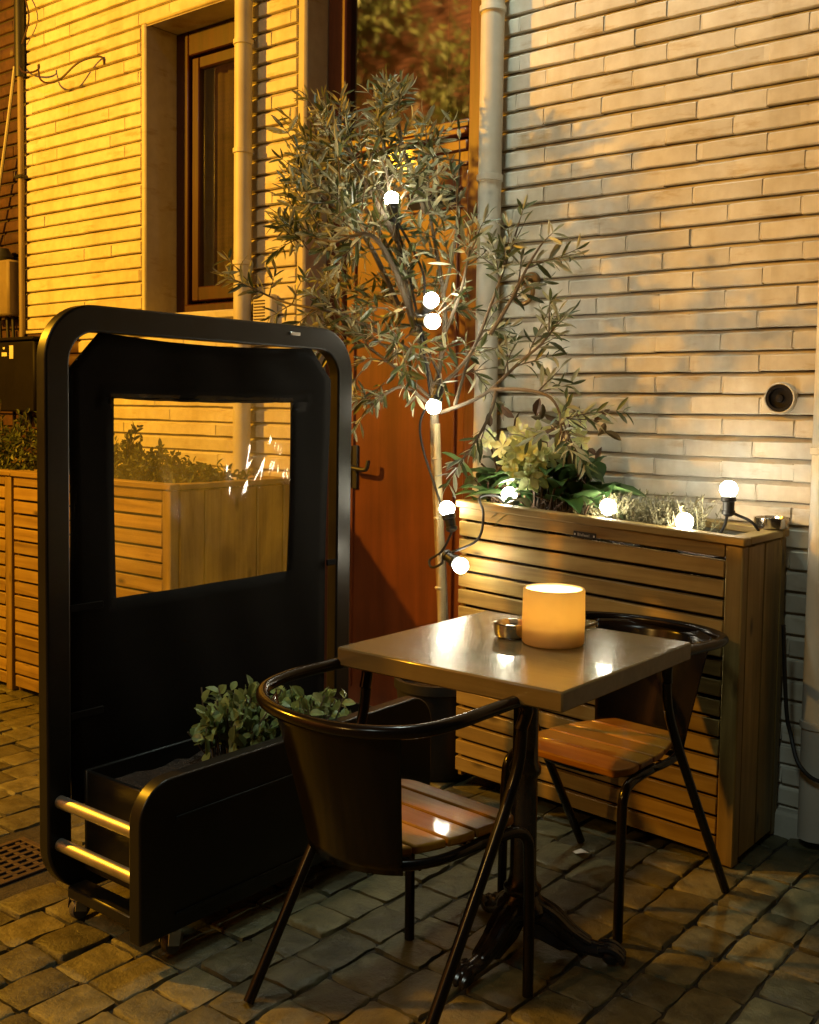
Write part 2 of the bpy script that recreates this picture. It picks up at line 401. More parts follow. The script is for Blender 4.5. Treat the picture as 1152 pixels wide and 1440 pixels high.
for i in range(6):
    ba.box(GX0 + .034 + i * .035, GX0 + .050 + i * .035, GY0 + .02, GY1 - .02, -.0115, -.005)
for i in range(5):
    ba.box(GX0 + .02, GX1 - .02, GY0 + .04 + i * .044, GY0 + .054 + i * .044, -.0112, -.006)
ba.build('bars', 'grate', gt)
lf = MB()
lf.add([(-.028, 0, 0), (-.01, .014, .008), (.014, .012, .004), (.03, 0, .011), (.012, -.013, .012), (-.012, -.011, .002), (0, 0, .001)], [(0, 6, 1), (1, 6, 2), (2, 6, 3), (3, 6, 4), (4, 6, 5), (5, 6, 0)])
lf.v = [p * 1.2 + V((-1.581, 2.889, .004)) for p in lf.v]
tag(lf.build('dry_leaf', 'sticker', smooth=0, fix=False), 'pale dry leaf lying on the cobbles below the far chair', 'leaf')

# ------------------------------------------------------------------ brick facade
D = 3.5; CP = .0719; ZJ = 1.6604
def brick_course(mb, z, ivals, phase, yf, L_=.243, inset=.0032):
    # z = centre of joint below the brick
    z0, z1 = z + .0078, z + CP - .0078
    for (a, b) in ivals:
        mb.box(a + .001, b - .001, yf + .0045, yf + .032, z0 + .002, z1 - .002, .002)
        mb.add([(a + .001, yf + .0075, z - .0088), (b - .001, yf + .0075, z - .0088), (b - .001, yf + .0235, z + .0060), (a + .001, yf + .0235, z + .0060)], [(0, 1, 2, 3)])
        k = math.floor((a - phase) / L_)
        while phase + k * L_ < b:
            ke = k + 1
            while phase + ke * L_ < -3.45 and R.random() < .68: ke += 1      # head joints lost under the paint
            x0, x1 = max(a, phase + k * L_ + (.0018 if phase + k * L_ > -3.4 else .001)), min(b, phase + ke * L_ - (.0018 if phase + k * L_ > -3.4 else .001)); k = ke
            if x1 - x0 < .012: continue
            o = R.uniform(-.002, .002); dz0, dz1 = R.uniform(-.002, .002), R.uniform(-.002, .002)
            t = R.uniform(-.0018, .0018); e = inset
            segs = max(2, int((x1 - x0) / .05)); vs = []; fs = []
            for i in range(segs + 1):
                f_ = i / segs; xx = x0 + (x1 - x0) * f_; cap = (i == 0 or i == segs)
                wv = R.uniform(-.0012, .0012); w2 = R.uniform(-.0012, .0012)
                lo, hi = z0 + dz0 + wv, z1 + dz1 + w2
                yy = yf + o + t * (f_ - .5) * 2
                xi = xx + (e if i == 0 else -e if i == segs else 0)
                vs += [(xx, yf + .03, lo), (xx, yy + .004, lo), (xi, yy + (.003 if cap else 0), lo + e),
                       (xi, yy + (.003 if cap else 0), hi - e), (xx, yy + .004, hi), (xx, yf + .03, hi)]
            for i in range(segs):
                for j in range(5): q = i * 6 + j; fs.append((q, q + 6, q + 7, q + 1))
            fs += [tuple(range(6)), tuple(range(segs * 6, segs * 6 + 6))[::-1]]
            mb.add(vs, fs)
WX0, WX1, WZ0, WZ1 = -4.535, -3.80, 1.845, 3.32     # window opening
DX0, DX1, DZ1 = -3.40, -2.445, 3.62                 # door opening
XL, XR, ZT = -5.65, 1.6, 4.3
house = thing('brick_house', 'cream painted brick house front with brown window and orange brown door', 'house', ((XL + XR) / 2, D, 0))
wall = MB(); brown_low = MB()
n0 = int(-ZJ / CP) - 1
for k in range(n0, int((ZT - ZJ) / CP)):
    z = ZJ + k * CP
    if z < .02: continue
    iv = [(XL, XR)]
    def cut(iv, a, b):
        o = []
        for p, q in iv:
            if b <= p or a >= q: o.append((p, q)); continue
            if p < a: o.append((p, a))
            if q > b: o.append((b, q))
        return o
    zc = z + CP / 2
    if WZ0 - .04 < zc < WZ1 + .02: iv = cut(iv, WX0 - .035, WX1 + .03)
    if zc < DZ1 + .02: iv = cut(iv, DX0 - .055, DX1 + .03)
    phase = -1.5474 + (0 if k % 2 == 0 else .1215) + R.uniform(-.012, .012)
    if zc < 1.80:
        lo = [(a, min(b, -5.12)) for a, b in iv if a < -5.12]; iv = [(max(a, -5.12), b) for a, b in iv if b > -5.12]
        brick_course(brown_low, z, lo, phase, D)
    brick_course(wall, z, iv, phase, D)
w = wall.build('brick_wall', 'paint_brick', house, smooth=28)
b_ = brown_low.build('brown_brick_patch', 'brown_brick', house, smooth=50); b_['label'] = 'brown brick patch at the left foot of the wall'  # brown courses low at the left end of the wall
back = MB(); YB0, YB1 = D + .024, D + .40
for (x0, x1, z0, z1) in ((XL, WX0, -.02, ZT), (WX0, WX1, -.02, WZ0 - .03), (WX0, WX1, WZ1, ZT), (WX1, DX0, -.02, ZT), (DX0, DX1, DZ1, ZT), (DX1, XR, -.02, ZT)):
    back.box(x0, x1, YB0, YB1, z0, z1, .0005)
back.build('mortar', 'paint_mortar', house, smooth=0)
edge = MB()       # smooth rendered margins round the openings and their reveals
def reveal(x0, x1, z0, z1, d, left=True):
    edge.box(x0, x1, D + .001, D + d, z0, z1, .012)
reveal(WX0 - .034, WX0 + .004, WZ0 - .03, WZ1 + .004, .26); reveal(WX1 - .004, WX1 + .028, WZ0 - .03, WZ1 + .004, .26)
edge.box(WX0 + .0045, WX1 - .0045, D + .0015, D + .26, WZ1 - .003, WZ1 + .022, .008)
reveal(DX0 - .053, DX0 + .004, .02, DZ1 + .004, .24); reveal(DX1 - .004, DX1 + .028, .02, DZ1 + .004, .24)
edge.box(DX0 + .0045, DX1 - .0045, D + .0015, D + .24, DZ1 - .003, DZ1 + .022, .008)
edge.build('plaster_margin', 'plaster', house)
pl = MB(); pl.box(-1.30, -.2, D - .035, D + .02, -.02, .075, .01); pl.build('plinth', 'sill', house)
tr = MB(); tr.box(XL, -5.10, D - .012, D + .02, 1.785, 1.803, .003); tr.build('ledge', 'sill', house)
# window
YW = D + .20
win = MB()
FW = .10
for a in ((WX0 + .004, WX0 + FW, WZ0 + .02, WZ1 - .004), (WX1 - FW, WX1 - .004, WZ0 + .02, WZ1 - .004)): win.box(a[0], a[1], YW, YW + .07, a[2], a[3], .006)
win.box(WX0 + FW, WX1 - FW, YW + .001, YW + .069, WZ1 - .13, WZ1 - .004, .006)
win.box(WX0 + FW, WX1 - FW, YW - .025, YW + .071, WZ0 + .0, WZ0 + .065, .006)
wo = win.build('window', 'frame_wood', house)
sash = MB(); sx0, sx1, sz0, sz1 = WX0 + FW + .012, WX1 - FW - .012, WZ0 + .085, WZ1 - .14
sash.box(sx0, sx0 + .055, YW + .015, YW + .06, sz0, sz1, .006); sash.box(sx1 - .055, sx1, YW + .015, YW + .06, sz0, sz1, .006)
sash.box(sx0 + .055, sx1 - .055, YW + .016, YW + .059, sz1 - .06, sz1, .006); sash.box(sx0 + .055, sx1 - .055, YW + .010, YW + .061, sz0, sz0 + .075, .006)
sash.build('sash', 'frame_wood', wo)
pn = MB(); pn.add([(sx0 + .05, YW + .036, sz0 + .07), (sx1 - .05, YW + .036, sz0 + .07), (sx1 - .05, YW + .036, sz1 - .055), (sx0 + .05, YW + .036, sz1 - .055)], [(0, 1, 2, 3)]); pn.build('pane', 'glass', wo, smooth=0)
sl = MB(); sl.box(WX0 - .03, WX1 + .05, D - .055, YW + .03, WZ0 - .045, WZ0 - .003, .008); sl.build('sill', 'sill', wo)
cu = MB(); n = 50; vs = []; fs = []
for i in range(n + 1):
    x_ = WX0 + .08 + (WX1 - WX0 - .16) * i / n
    for j in (0, 1): vs.append((x_, YW + .115 + .012 * math.sin(i * .9) + .006 * math.sin(i * 2.3), (WZ0 + .05, WZ1 - .05)[j]))
for i in range(n): fs.append((2 * i, 2 * i + 2, 2 * i + 3, 2 * i + 1))
cu.add(vs, fs); cu.build('curtain', 'curtain', wo, smooth=180, fix=False)
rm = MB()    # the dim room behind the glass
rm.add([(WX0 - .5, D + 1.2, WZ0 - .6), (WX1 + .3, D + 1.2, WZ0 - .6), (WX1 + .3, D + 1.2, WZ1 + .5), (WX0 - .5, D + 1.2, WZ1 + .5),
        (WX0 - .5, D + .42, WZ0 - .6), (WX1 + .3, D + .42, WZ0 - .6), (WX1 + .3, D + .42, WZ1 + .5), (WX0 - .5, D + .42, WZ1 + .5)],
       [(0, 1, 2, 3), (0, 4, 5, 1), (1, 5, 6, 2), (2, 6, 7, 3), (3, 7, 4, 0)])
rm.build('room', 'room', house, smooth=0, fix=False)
# door
YD = D + .16
dr = MB()
LX0, LX1 = DX0 + .118, DX1 - .165
dr.box(LX0, LX1, YD, YD + .045, .02, 2.50, .004)
do = dr.build('door', 'door_wood', house)
mo = MB()      # raised mouldings
mo.box(LX0 - .004, LX1 + .004, YD - .03, YD + .02, 2.515, 2.545, .008)
mo.box(LX0, LX1, YD - .016, YD + .01, 2.455, 2.50, .006)
mo.box(LX0, LX1, YD - .012, YD + .01, 2.395, 2.41, .004)
mo.box(LX1 - .055, LX1 - .043, YD - .012, YD + .01, .1, 2.394, .004)
mo.box(LX0 + .05, LX0 + .062, YD - .012, YD + .01, .1, 2.394, .004)
mo.build('moulding', 'door_wood', do)
sl = MB(); sl.box(-2.93, -2.655, YD - .002, YD + .01, 2.235, 2.30, .002); sl.build('dark_slot', 'gap', do)  # opaque near-black strip across the upper door
bz = MB()
for a in ((-2.945, -2.64, 2.30, 2.312), (-2.945, -2.64, 2.223, 2.235)): bz.box(a[0], a[1], YD - .014, YD + .01, a[2], a[3], .003)
bz.build('slot_trim', 'door_wood', do)
hd = MB(); hx, hz = -3.215, 1.115
hd.box(hx - .02, hx + .02, YD - .012, YD + .004, hz - .10, hz + .10, .004)
hd.tube([(hx, YD - .005, hz), (hx, YD - .055, hz)], .010)
hd.tube(smooth_path([(hx, YD - .055, hz), (hx + .04, YD - .058, hz - .002), (hx + .105, YD - .055, hz - .006), (hx + .118, YD - .052, hz + .02), (hx + .118, YD - .05, hz + .035)]), .010)
hd.build('handle', 'blackplastic', do)
df = MB()
df.box(DX0 + .004, DX0 + .115, YD - .02, YD + .06, .0, DZ1 - .004, .008); df.box(DX1 - .160, DX1 - .004, YD - .02, YD + .06, .0, DZ1 - .004, .008)
df.box(DX0 + .115, DX1 - .16, YD - .012, YD + .055, 2.548, 2.585, .006); df.box(DX0 + .115, DX1 - .16, YD - .021, YD + .059, DZ1 - .09, DZ1 - .004, .006)
df.build('door_frame', 'door_frame', house)
tp = MB(); tp.add([(DX0 + .112, YD + .018, 2.58), (DX1 - .157, YD + .018, 2.58), (DX1 - .157, YD + .018, DZ1 - .085), (DX0 + .112, YD + .018, DZ1 - .085)], [(0, 1, 2, 3)]); tp.build('transom_pane', 'glass', house, smooth=0)
hall = MB()
hall.add([(DX0 - .2, D + 1.6, 0), (DX1 + .2, D + 1.6, 0), (DX1 + .2, D + 1.6, DZ1 + .3), (DX0 - .2, D + 1.6, DZ1 + .3), (DX0 - .2, D + .42, 0), (DX1 + .2, D + .42, 0), (DX1 + .2, D + .42, DZ1 + .3), (DX0 - .2, D + .42, DZ1 + .3)],
         [(0, 1, 2, 3), (1, 5, 6, 2), (2, 6, 7, 3), (3, 7, 4, 0)])
hall.build('hallway', 'gap', house, smooth=0, fix=False)
stp = MB(); stp.box(DX0 + .006, DX1 - .006, D - .02, YD + .03, -.02, .018, .004); stp.build('doorstep', 'sill', house)

# neighbour on the left
nb = thing('dark_brick_house', 'dark brown unpainted brick house at the far left edge', 'house', (-7.5, D, 0))
nw = MB()
for k in range(1, 58):
    brick_course(nw, .02 + k * CP - CP, [(-9.5, XL - .012)], -6 + (.1 if k % 2 else 0), D + .03, .2)
nw.build('brick_wall', 'brown_brick', nb, smooth=50)
nm = MB(); nm.box(-9.5, XL - .005, D + .046, D + .4, -.02, ZT, .001); nm.build('mortar', 'dark_mortar', nb, smooth=0)

# ------------------------------------------------------------------ pipes and fittings
def drainpipe(name, label, x, y, r, z0, z1, collars, mat='pipe', shoe=False):
    t = thing(name, label, 'drainpipe', (x, y, z0), 'drainpipes on the house front')
    p = MB(); p.lathe([(r, z0), (r, z1)], (x, y, 0), 28); p.build('pipe', mat, t)
    for z in collars:
        c = MB(); c.lathe([(r + .001, z - .012), (r + .006, z - .010), (r + .006, z + .010), (r + .001, z + .012)], (x, y, 0), 28)
        c.box(x - .012, x + .012, y + r - .002, D + .006, z - .008, z + .008, .002)
        c.build('collar', mat, t)
drainpipe('drainpipe', 'cream drainpipe just right of the brown window', -3.735, D - .060, .041, 0, 4.3, (3.05, 2.56, 2.05, 1.0))
drainpipe('drainpipe', 'pale drainpipe between the brown door and the white brick', -2.352, D - .062, .045, 0, 4.3, (2.27, 2.9, 1.1))
drainpipe('drainpipe', 'cream drainpipe at the right edge beside the planter', -1.046, D - .065, .050, .03, 4.3, (2.05, 1.27, .4))
cd = MB(); cd.tube([(-5.63, D - .025, 1.76), (-5.63, D - .025, 3.24)], .017); 
cond = thing('cable_conduit', 'beige vertical conduit with black upper sleeve on the left corner', 'conduit', (-5.63, D - .02, 1.76))
cd.build('tube', 'box_beige', cond); cd = MB(); cd.tube([(-5.632, D - .025, 3.24), (-5.632, D - .025, 4.3)], .03); cd.build('sleeve', 'blackplastic', cond)
cl = MB(); cl.box(-5.66, -5.60, D - .048, D + .03, 2.67, 2.69, .003); cl.build('clip', 'blackplastic', cond)
mbx = thing('meter_box', 'beige meter box on the dark wall at far left above the black cabinet', 'meter box', (-5.80, D - .05, 1.87))
b = MB(); b.box(-5.93, -5.67, D - .09, D + .028, 1.89, 2.21, .012); b.build('body', 'box_beige', mbx)
b = MB(); b.box(-5.83, -5.80, D - .096, D - .088, 1.90, 2.20, .004); b.build('hinge_strip', 'box_beige', mbx)
b = MB(); b.lathe([(.05, -.03), (.06, 0), (.03, .05)], (-5.80, D - .04, 2.235), 20); b.build('cap', 'blackplastic', mbx)
for xx in (-5.86, -5.78, -5.72):
    b = MB(); b.tube([(xx, D - .03, 1.90), (xx + .01, D - .03, 1.72)], .010); b.build('cable', 'cable', mbx)
cab = thing('utility_cabinet', 'black cabinet with two white stickers behind the screen frame', 'cabinet', (-5.52, D - .1, 1.33))
CX0, CX1 = -5.74, -5.33
b = MB(); b.box(CX0, CX1, D - .14, D - .002, 1.335, 1.735, .01); b.build('body', 'box_dark', cab)
b = MB(); b.box(CX0 - .015, CX1 + .015, D - .155, D - .001, 1.737, 1.755, .004); b.build('lid', 'box_dark', cab)
b = MB(); b.box(-5.655, -5.60, D - .1425, D - .1395, 1.650, 1.672, .001); b.box(-5.642, -5.622, D - .1425, D - .1395, 1.69, 1.702, .001); b.build('sticker', 'sticker', cab)
b = MB(); b.box(-5.575, -5.535, D - .1425, D - .1395, 1.635, 1.71, .006); b.build('sticker', 'sticker', cab)
for xx in (-5.68, -5.62, -5.52):
    b = MB(); b.tube([(xx, D - .05, 1.34), (xx, D - .05, 1.18)], .010); b.build('cable', 'cable', cab)
wr = MB(); wr.tube(smooth_path([(-6.1, D - .03, 2.15), (-5.92, D - .04, 2.4), (-5.80, D - .05, 2.7), (-5.70, D - .06, 3.0), (-5.66, D - .04, 3.3)]), .010, 8)
tag(wr.build('hanging_wire', 'greycable'), 'thin white cable drooping across the dark brick at left edge', 'cable')
wr = MB()
wr.tube(smooth_path([(-5.64, D - .03, 3.318), (-5.55, D - .06, 3.25), (-5.42, D - .085, 3.215), (-5.335, D - .095, 3.215), (-5.325, D - .10, 3.24)]), .0055, 6)
wr.tube(smooth_path([(-5.33, D - .10, 3.235), (-5.29, D - .115, 3.15), (-5.20, D - .12, 3.11), (-5.10, D - .11, 3.12), (-4.98, D - .08, 3.19), (-4.88, D - .02, 3.215), (-4.868, D - .004, 3.175)]), .0055, 6)
wr.tube(smooth_path([(-5.63, D - .02, 3.75), (-5.52, D - .05, 3.62), (-5.50, D - .05, 3.52), (-5.60, D - .03, 3.42)]), .005, 6)
tag(wr.build('loose_wire', 'darkcable'), 'loose dark wire looping over the painted brick left of the window', 'wire')
vg = thing('vent_grille', 'small cream louvred vent grille beside the drainpipe above the screen', 'vent', (-3.62, D - .02, 1.78))
b = MB(); b.box(-3.685, -3.56, D - .045, D + .004, 1.76, 1.90, .008); b.build('cover', 'pipe', vg)
b = MB()
for i in range(7): b.box(-3.672, -3.60, D - .049, D - .043, 1.785 + i * .014, 1.790 + i * .014, .001)
b.build('louvre', 'brown_brick', vg)
rv = thing('wall_spout', 'round black wall outlet with pale ring above the wooden planter', 'wall outlet', (-1.225, D - .02, 1.435))
ry = Matrix.Rotation(PI / 2, 3, 'X')
b = MB(); b.lathe([(.043, -.006), (.0455, .020), (.050, .021), (.053, .010), (.054, -.01)], (-1.225, D, 1.435), 32, False, ry); b.build('ring', 'pipe', rv)
b = MB(); b.lathe([(.043, -.01), (.043, .0225), (.034, .0215), (.031, .010), (.014, .009), (.012, .016), (.004, .018)], (-1.225, D, 1.435), 32, True, ry); b.build('plug', 'box_dark', rv)
hk = thing('wall_hook', 'small brass wall hook with hanging ring behind the olive branches', 'hook', (-2.19, D - .03, 1.83))
b = MB(); b.lathe([(.036, -.004), (.034, .012), (.014, .018), (.010, .06), (.004, .062)], (-2.19, D, 1.875), 24, True, ry); b.build('rosette', 'brass', hk)
b = MB(); b.tube([(-2.195 + .040 * math.cos(a * PI / 12), D - .05 + .008 * math.sin(a * PI / 12), 1.825 + .040 * math.sin(a * PI / 12)) for a in range(24)], .009, 10, True); b.build('ring', 'brass', hk)
b = MB(); b.tube(smooth_path([(-1.135, D - .16, .72), (-1.13, D - .12, .45), (-1.115, D - .11, .36), (-1.07, D - .15, .28), (-1.0, D - .13, .24), (-.9, D - .06, .3)]), .007, 8)
tag(b.build('power_cable', 'cable'), 'black cable looping down beside the right hand drainpipe', 'cable')

# ------------------------------------------------------------------ planters
def planter(label, x0, x1, y0, y1, h, tilt, nsl, split=None, plaque=False):
    t = thing('slatted_planter', label, 'planter', (x1, y0, 0), 'slatted wooden planters')
    PW = .055
    def tl(mb):      # the whole box leans a little along the street
        for p in mb.v: p.z += (x1 - p.x) * tilt
        return mb
    pitch = (h - .03) / nsl
    fs = MB()
    for i in range(nsl):
        z0 = .02 + i * pitch; o = R.uniform(-.0015, .0015)
        fs.box(x0 + .002, x1 - PW - .004, y0 + .004 + o, y0 + .022 + o, z0 + .005, z0 + pitch - .005, .003)
    tl(fs).build('front_slats', 'pine_x', t)
    bk = MB(); bk.box(x0 + .01, x1 - .03, y0 + .030, y1 - .02, .02, h - .10, .002); tl(bk).build('liner', 'gap', t)
    for q in ((x1 - PW, x1 - .001, y0, y0 + .045), (x1 - PW, x1 - .002, y1 - .045, y1), (x0 + .0, x0 + .02, y0 + .024, y0 + .06), (x0 + .0, x0 + PW, y1 - .045, y1)):
        ps = MB(); ps.box(*q, .0, h - .028, .004); tl(ps).build('corner_post', 'pine_z', t)
    eb = MB(); cuts = split or [y0 + .047, (y0 + y1) / 2, y1 - .047]
    for a, b in zip(cuts[:-1], cuts[1:]): eb.box(x1 - .026, x1 - .004 + R.uniform(-.001, .002), a + .003, b - .003, .015, h - .03, .004)
    tl(eb).build('end_boards', 'pine_z', t); eb = MB()
    for a, b in zip(cuts[:-1], cuts[1:]): eb.box(x0 + .022, x0 + .04, a + .003, b - .003, .015, h - .03, .004)
    tl(eb).build('end_boards', 'pine_z', t)
    rmx = MB(); rmx.box(x0 - .008, x1 + .006, y0 - .008, y0 + .048, h - .026, h, .004); tl(rmx).build('rim', 'pine_x', t); rmx = MB(); rmx.box(x0 - .008, x1 + .006, y1 - .050, y1 + .002, h - .026, h, .004); tl(rmx).build('rim', 'pine_x', t)
    rmy = MB(); rmy.box(x0 - .006, x0 + .05, y0 + .049, y1 - .051, h - .025, h - .001, .004); tl(rmy).build('rim', 'pine_y', t); rmy = MB(); rmy.box(x1 - .052, x1 + .005, y0 + .049, y1 - .051, h - .025, h - .001, .004); tl(rmy).build('rim', 'pine_y', t)
    so = MB(); n = 24; m_ = 10; vs = []; f = []
    for i in range(n + 1):
        for j in range(m_ + 1): vs.append((x0 + .045 + (x1 - x0 - .09) * i / n, y0 + .04 + (y1 - y0 - .085) * j / m_, h - .075 + R.uniform(-.012, .014)))
    for i in range(n):
        for j in range(m_): q = i * (m_ + 1) + j; f.append((q, q + m_ + 1, q + m_ + 2, q + 1))
    so.add(vs, f); tl(so).build('soil', 'soil', t, fix=False)
    if plaque:
        cx, cz = -1.716, h - .026 - .035
        p = MB(); p.box(cx - .042, cx + .042, y0 - .0015, y0 + .003, cz - .0105, cz + .0105, .001); tl(p); po = p.build('plaque', 'blackplastic', t)
        s = MB(); s.box(cx - .038, cx - .033, y0 - .003, y0 - .0012, cz - .003, cz + .003, .001); tl(s).build('screw', 'sticker', po); s = MB(); s.box(cx + .033, cx + .038, y0 - .003, y0 - .0012, cz - .003, cz + .003, .001); tl(s).build('screw', 'sticker', po)
        s = MB(); u = cx - .026
        for i, (wd, hh) in enumerate(((.0075, .0095), (.0035, .0085), (.0045, .006), (.0045, .009), (.0045, .006), (.005, .006), (.0045, .006), (.003, .0085))):
            s.box(u, u + wd - .0012, y0 - .0026, y0 - .0012, cz - .004, cz - .004 + hh, .0003); u += wd + .0012
        tl(s).build('lettering', 'greycable', po)
    return t
planter('tall slatted pine planter behind the table holding flowers and string lights', -2.23, -1.18, 3.1, 3.48, 1.012, .046, 16, None, True)
planter('slatted pine planter seen through the clear window of the black screen', -4.615, -3.45, 2.79, 3.485, 1.062, 0, 16, [2.84, 2.975, 3.275, 3.435])
planter('slatted pine planter cut off by the left edge of the photo', -5.80, -4.63, 2.79, 3.485, 1.062, 0, 16, [2.84, 2.975, 3.275, 3.435])

# ------------------------------------------------------------------ leaves
def rdir():
    while True:
        d = V((R.uniform(-1, 1), R.uniform(-1, 1), R.uniform(-1, 1)))
        if .05 < d.length < 1: return d.normalized()
def leaf(mb, p, d, nrm, L_, W_, curl=.15, fold=.25):
    d = d.normalized(); s = d.cross(nrm)
    if s.length < 1e-3: s = d.cross(V((.3, .5, .8)))
    s.normalize(); u = s.cross(d).normalized()
    prof = ((0, .12), (.3, .85), (.6, 1), (.85, .6), (1, .0))
    vs = []; fs = []
    for t, wd in prof:
        c = p + d * L_ * t - u * curl * L_ * t * t
        e = u * fold * W_ * wd
        vs += [c - s * W_ * .5 * wd + e, c, c + s * W_ * .5 * wd + e]
    for i in range(4):
        for j in range(2): q = i * 3 + j; fs.append((q, q + 1, q + 4, q + 3))
    mb.add(vs, fs)

# ------------------------------------------------------------------ olive tree
BR = [
    (0, [(-2.356, 3.200, 0.30), (-2.356, 3.200, 0.353), (-2.364, 3.200, 0.596), (-2.387, 3.200, 0.917), (-2.410, 3.200, 1.184), (-2.397, 3.170, 1.345), (-2.381, 3.150, 1.463)]),
    (2, [(-2.380, 3.150, 1.423), (-2.457, 3.150, 1.634), (-2.495, 3.130, 1.792), (-2.526, 3.100, 2.000), (-2.540, 3.050, 2.226), (-2.517, 3.000, 2.366)]),
    (2, [(-2.495, 3.130, 1.792), (-2.636, 3.150, 2.016), (-2.808, 3.200, 2.202), (-2.961, 3.220, 2.363), (-3.121, 3.220, 2.513)]),
    (2, [(-2.546, 3.130, 1.768), (-2.621, 3.050, 1.988), (-2.720, 3.000, 2.108), (-2.857, 2.950, 2.220)]),
    (1.6, [(-2.381, 3.150, 1.463), (-2.380, 3.200, 1.661), (-2.408, 3.220, 1.848), (-2.494, 3.250, 2.123), (-2.516, 3.250, 2.391)]),
    (.8, [(-2.407, 3.220, 1.795), (-2.338, 3.200, 1.997), (-2.291, 3.150, 2.213), (-2.248, 3.100, 2.347)]),
    (1, [(-2.422, 3.150, 1.555), (-2.547, 3.050, 1.657), (-2.705, 2.950, 1.734), (-2.896, 2.880, 1.777), (-3.078, 2.850, 1.852)]),
    (1.1, [(-2.400, 3.150, 1.423), (-2.517, 3.100, 1.528), (-2.615, 3.050, 1.606), (-2.696, 3.000, 1.659)]),
    (1, [(-2.379, 3.150, 1.384), (-2.466, 3.080, 1.461), (-2.501, 3.000, 1.433), (-2.568, 2.980, 1.367)]),
    (0.9, [(-2.381, 3.150, 1.450), (-2.208, 3.120, 1.575), (-2.107, 3.100, 1.744), (-2.038, 3.100, 1.910), (-1.976, 3.100, 2.072)]),
    (0.8, [(-2.105, 3.100, 1.646), (-2.007, 3.080, 1.762), (-1.920, 3.050, 1.872), (-1.830, 3.020, 1.958)]),
    (0.9, [(-2.353, 3.150, 1.371), (-2.130, 3.100, 1.436), (-1.921, 3.000, 1.540), (-1.797, 2.950, 1.604), (-1.712, 2.920, 1.688)]),
    (0.9, [(-2.058, 3.080, 1.473), (-2.031, 3.000, 1.375), (-2.072, 2.970, 1.273), (-2.115, 2.950, 1.209)]),
    (1.1, [(-2.087, 3.080, 1.453), (-1.874, 2.950, 1.450), (-1.736, 2.900, 1.422), (-1.683, 2.900, 1.334)]),
    (0.8, [(-2.282, 3.140, 1.398), (-2.215, 3.150, 1.602), (-2.159, 3.180, 1.653)]),
    (1.2, [(-2.424, 3.150, 1.633), (-2.568, 3.200, 1.775), (-2.790, 3.250, 1.818), (-2.982, 3.250, 1.886)]),
    (1, [(-2.380, 3.200, 1.661), (-2.281, 3.150, 1.783), (-2.216, 3.100, 1.874), (-2.203, 3.100, 1.948)]),
    (1.6, [(-2.475, 3.150, 1.661), (-2.500, 3.050, 1.888), (-2.536, 2.950, 2.006), (-2.663, 2.900, 1.985), (-2.807, 2.900, 2.024)]),
    (2, [(-2.526, 3.100, 2.000), (-2.686, 3.080, 2.249), (-2.770, 3.050, 2.413), (-2.807, 3.050, 2.471)]),
    (1.8, [(-2.511, 3.250, 2.125), (-2.538, 3.150, 2.322), (-2.534, 3.100, 2.440), (-2.552, 3.100, 2.494)]),
]
olive = thing('olive_tree', 'potted olive tree wound with lit bulbs in front of the door', 'tree', (-2.385, 3.2, 0))
pot = MB(); pot.lathe([(.115, 0), (.125, .01), (.155, .33), (.165, .335), (.165, .37), (.148, .37), (.142, .33)], (-2.385, 3.2, .002), 32); pot.build('pot', 'blackplastic', olive)
so = MB(); so.lathe([(.001, .335), (.145, .33)], (-2.385, 3.2, 0), 24, False); so.build('soil', 'soil', olive)
tk = MB(); p = smooth_path(BR[0][1], 6); tk.tube(p, [.024 - .009 * i / len(p) for i in range(len(p))], 12); tk.build('trunk', 'trunk', olive)
bs = MB(); bs.tube([(-2.335, 3.165, .25), (-2.345, 3.165, .7), (-2.372, 3.15, 1.33)], [.016, .015, .014], 12)
for z in (.45, .72, .98, 1.2): 
    f_ = (z - .25) / 1.08; bs.lathe([(.0155, -.005), (.018, 0), (.0155, .005)], (-2.335 - .037 * f_ - .002, 3.165 - .012 * f_, z), 12)
bs.build('bamboo_stake', 'bamboo', olive)
br = MB(); lv = MB()
BC = [V(q) for q in ((-2.518, 3.05, 2.147), (-2.328, 3.05, 1.771), (-2.282, 3.00, 1.690), (-2.310, 3.05, 1.392), (-2.50, 2.96, 2.13), (-2.30, 2.96, 1.75))]
def spray(p, d, length, dens=1.0, droop=.12, lsize=1.0):
    n = max(3, int(length / .020)); q = V(p); pts = [V(p)]; d = d.normalized()
    up = rdir()
    for i in range(n):
        d = (d + rdir() * .10 + V((0, 0, -droop * .12))).normalized(); q = q + d * (length / n); pts.append(q.copy())
    br.tube(pts, [.0032 * (1 - .7 * i / n) for i in range(n + 1)], 5)
    a = R.uniform(0, PI)
    for i in range(1, n + 1):
        if R.random() > .78 * min(1, dens + .2): continue
        if any((pts[i] - bc).length < .085 for bc in BC): continue
        s = d.cross(up).normalized(); s = Quaternion(d, a) @ s; a += PI / 2 + R.uniform(-.3, .3)
        for sg in (-1, 1):
            ld = (s * sg + (pts[i] - pts[i - 1]).normalized() * R.uniform(.5, 1.3) + V((0, 0, -.12))).normalized()
            Ls = lsize * R.uniform(.052, .088) * (1.0 if i < n - 1 else .8)
            leaf(lv, pts[i], ld, rdir() + V((0, 0, .8)), Ls, Ls * R.uniform(.17, .25), R.uniform(-.1, .28), .22)
    leaf(lv, pts[-1], d, rdir(), .055 * lsize, .011 * lsize)
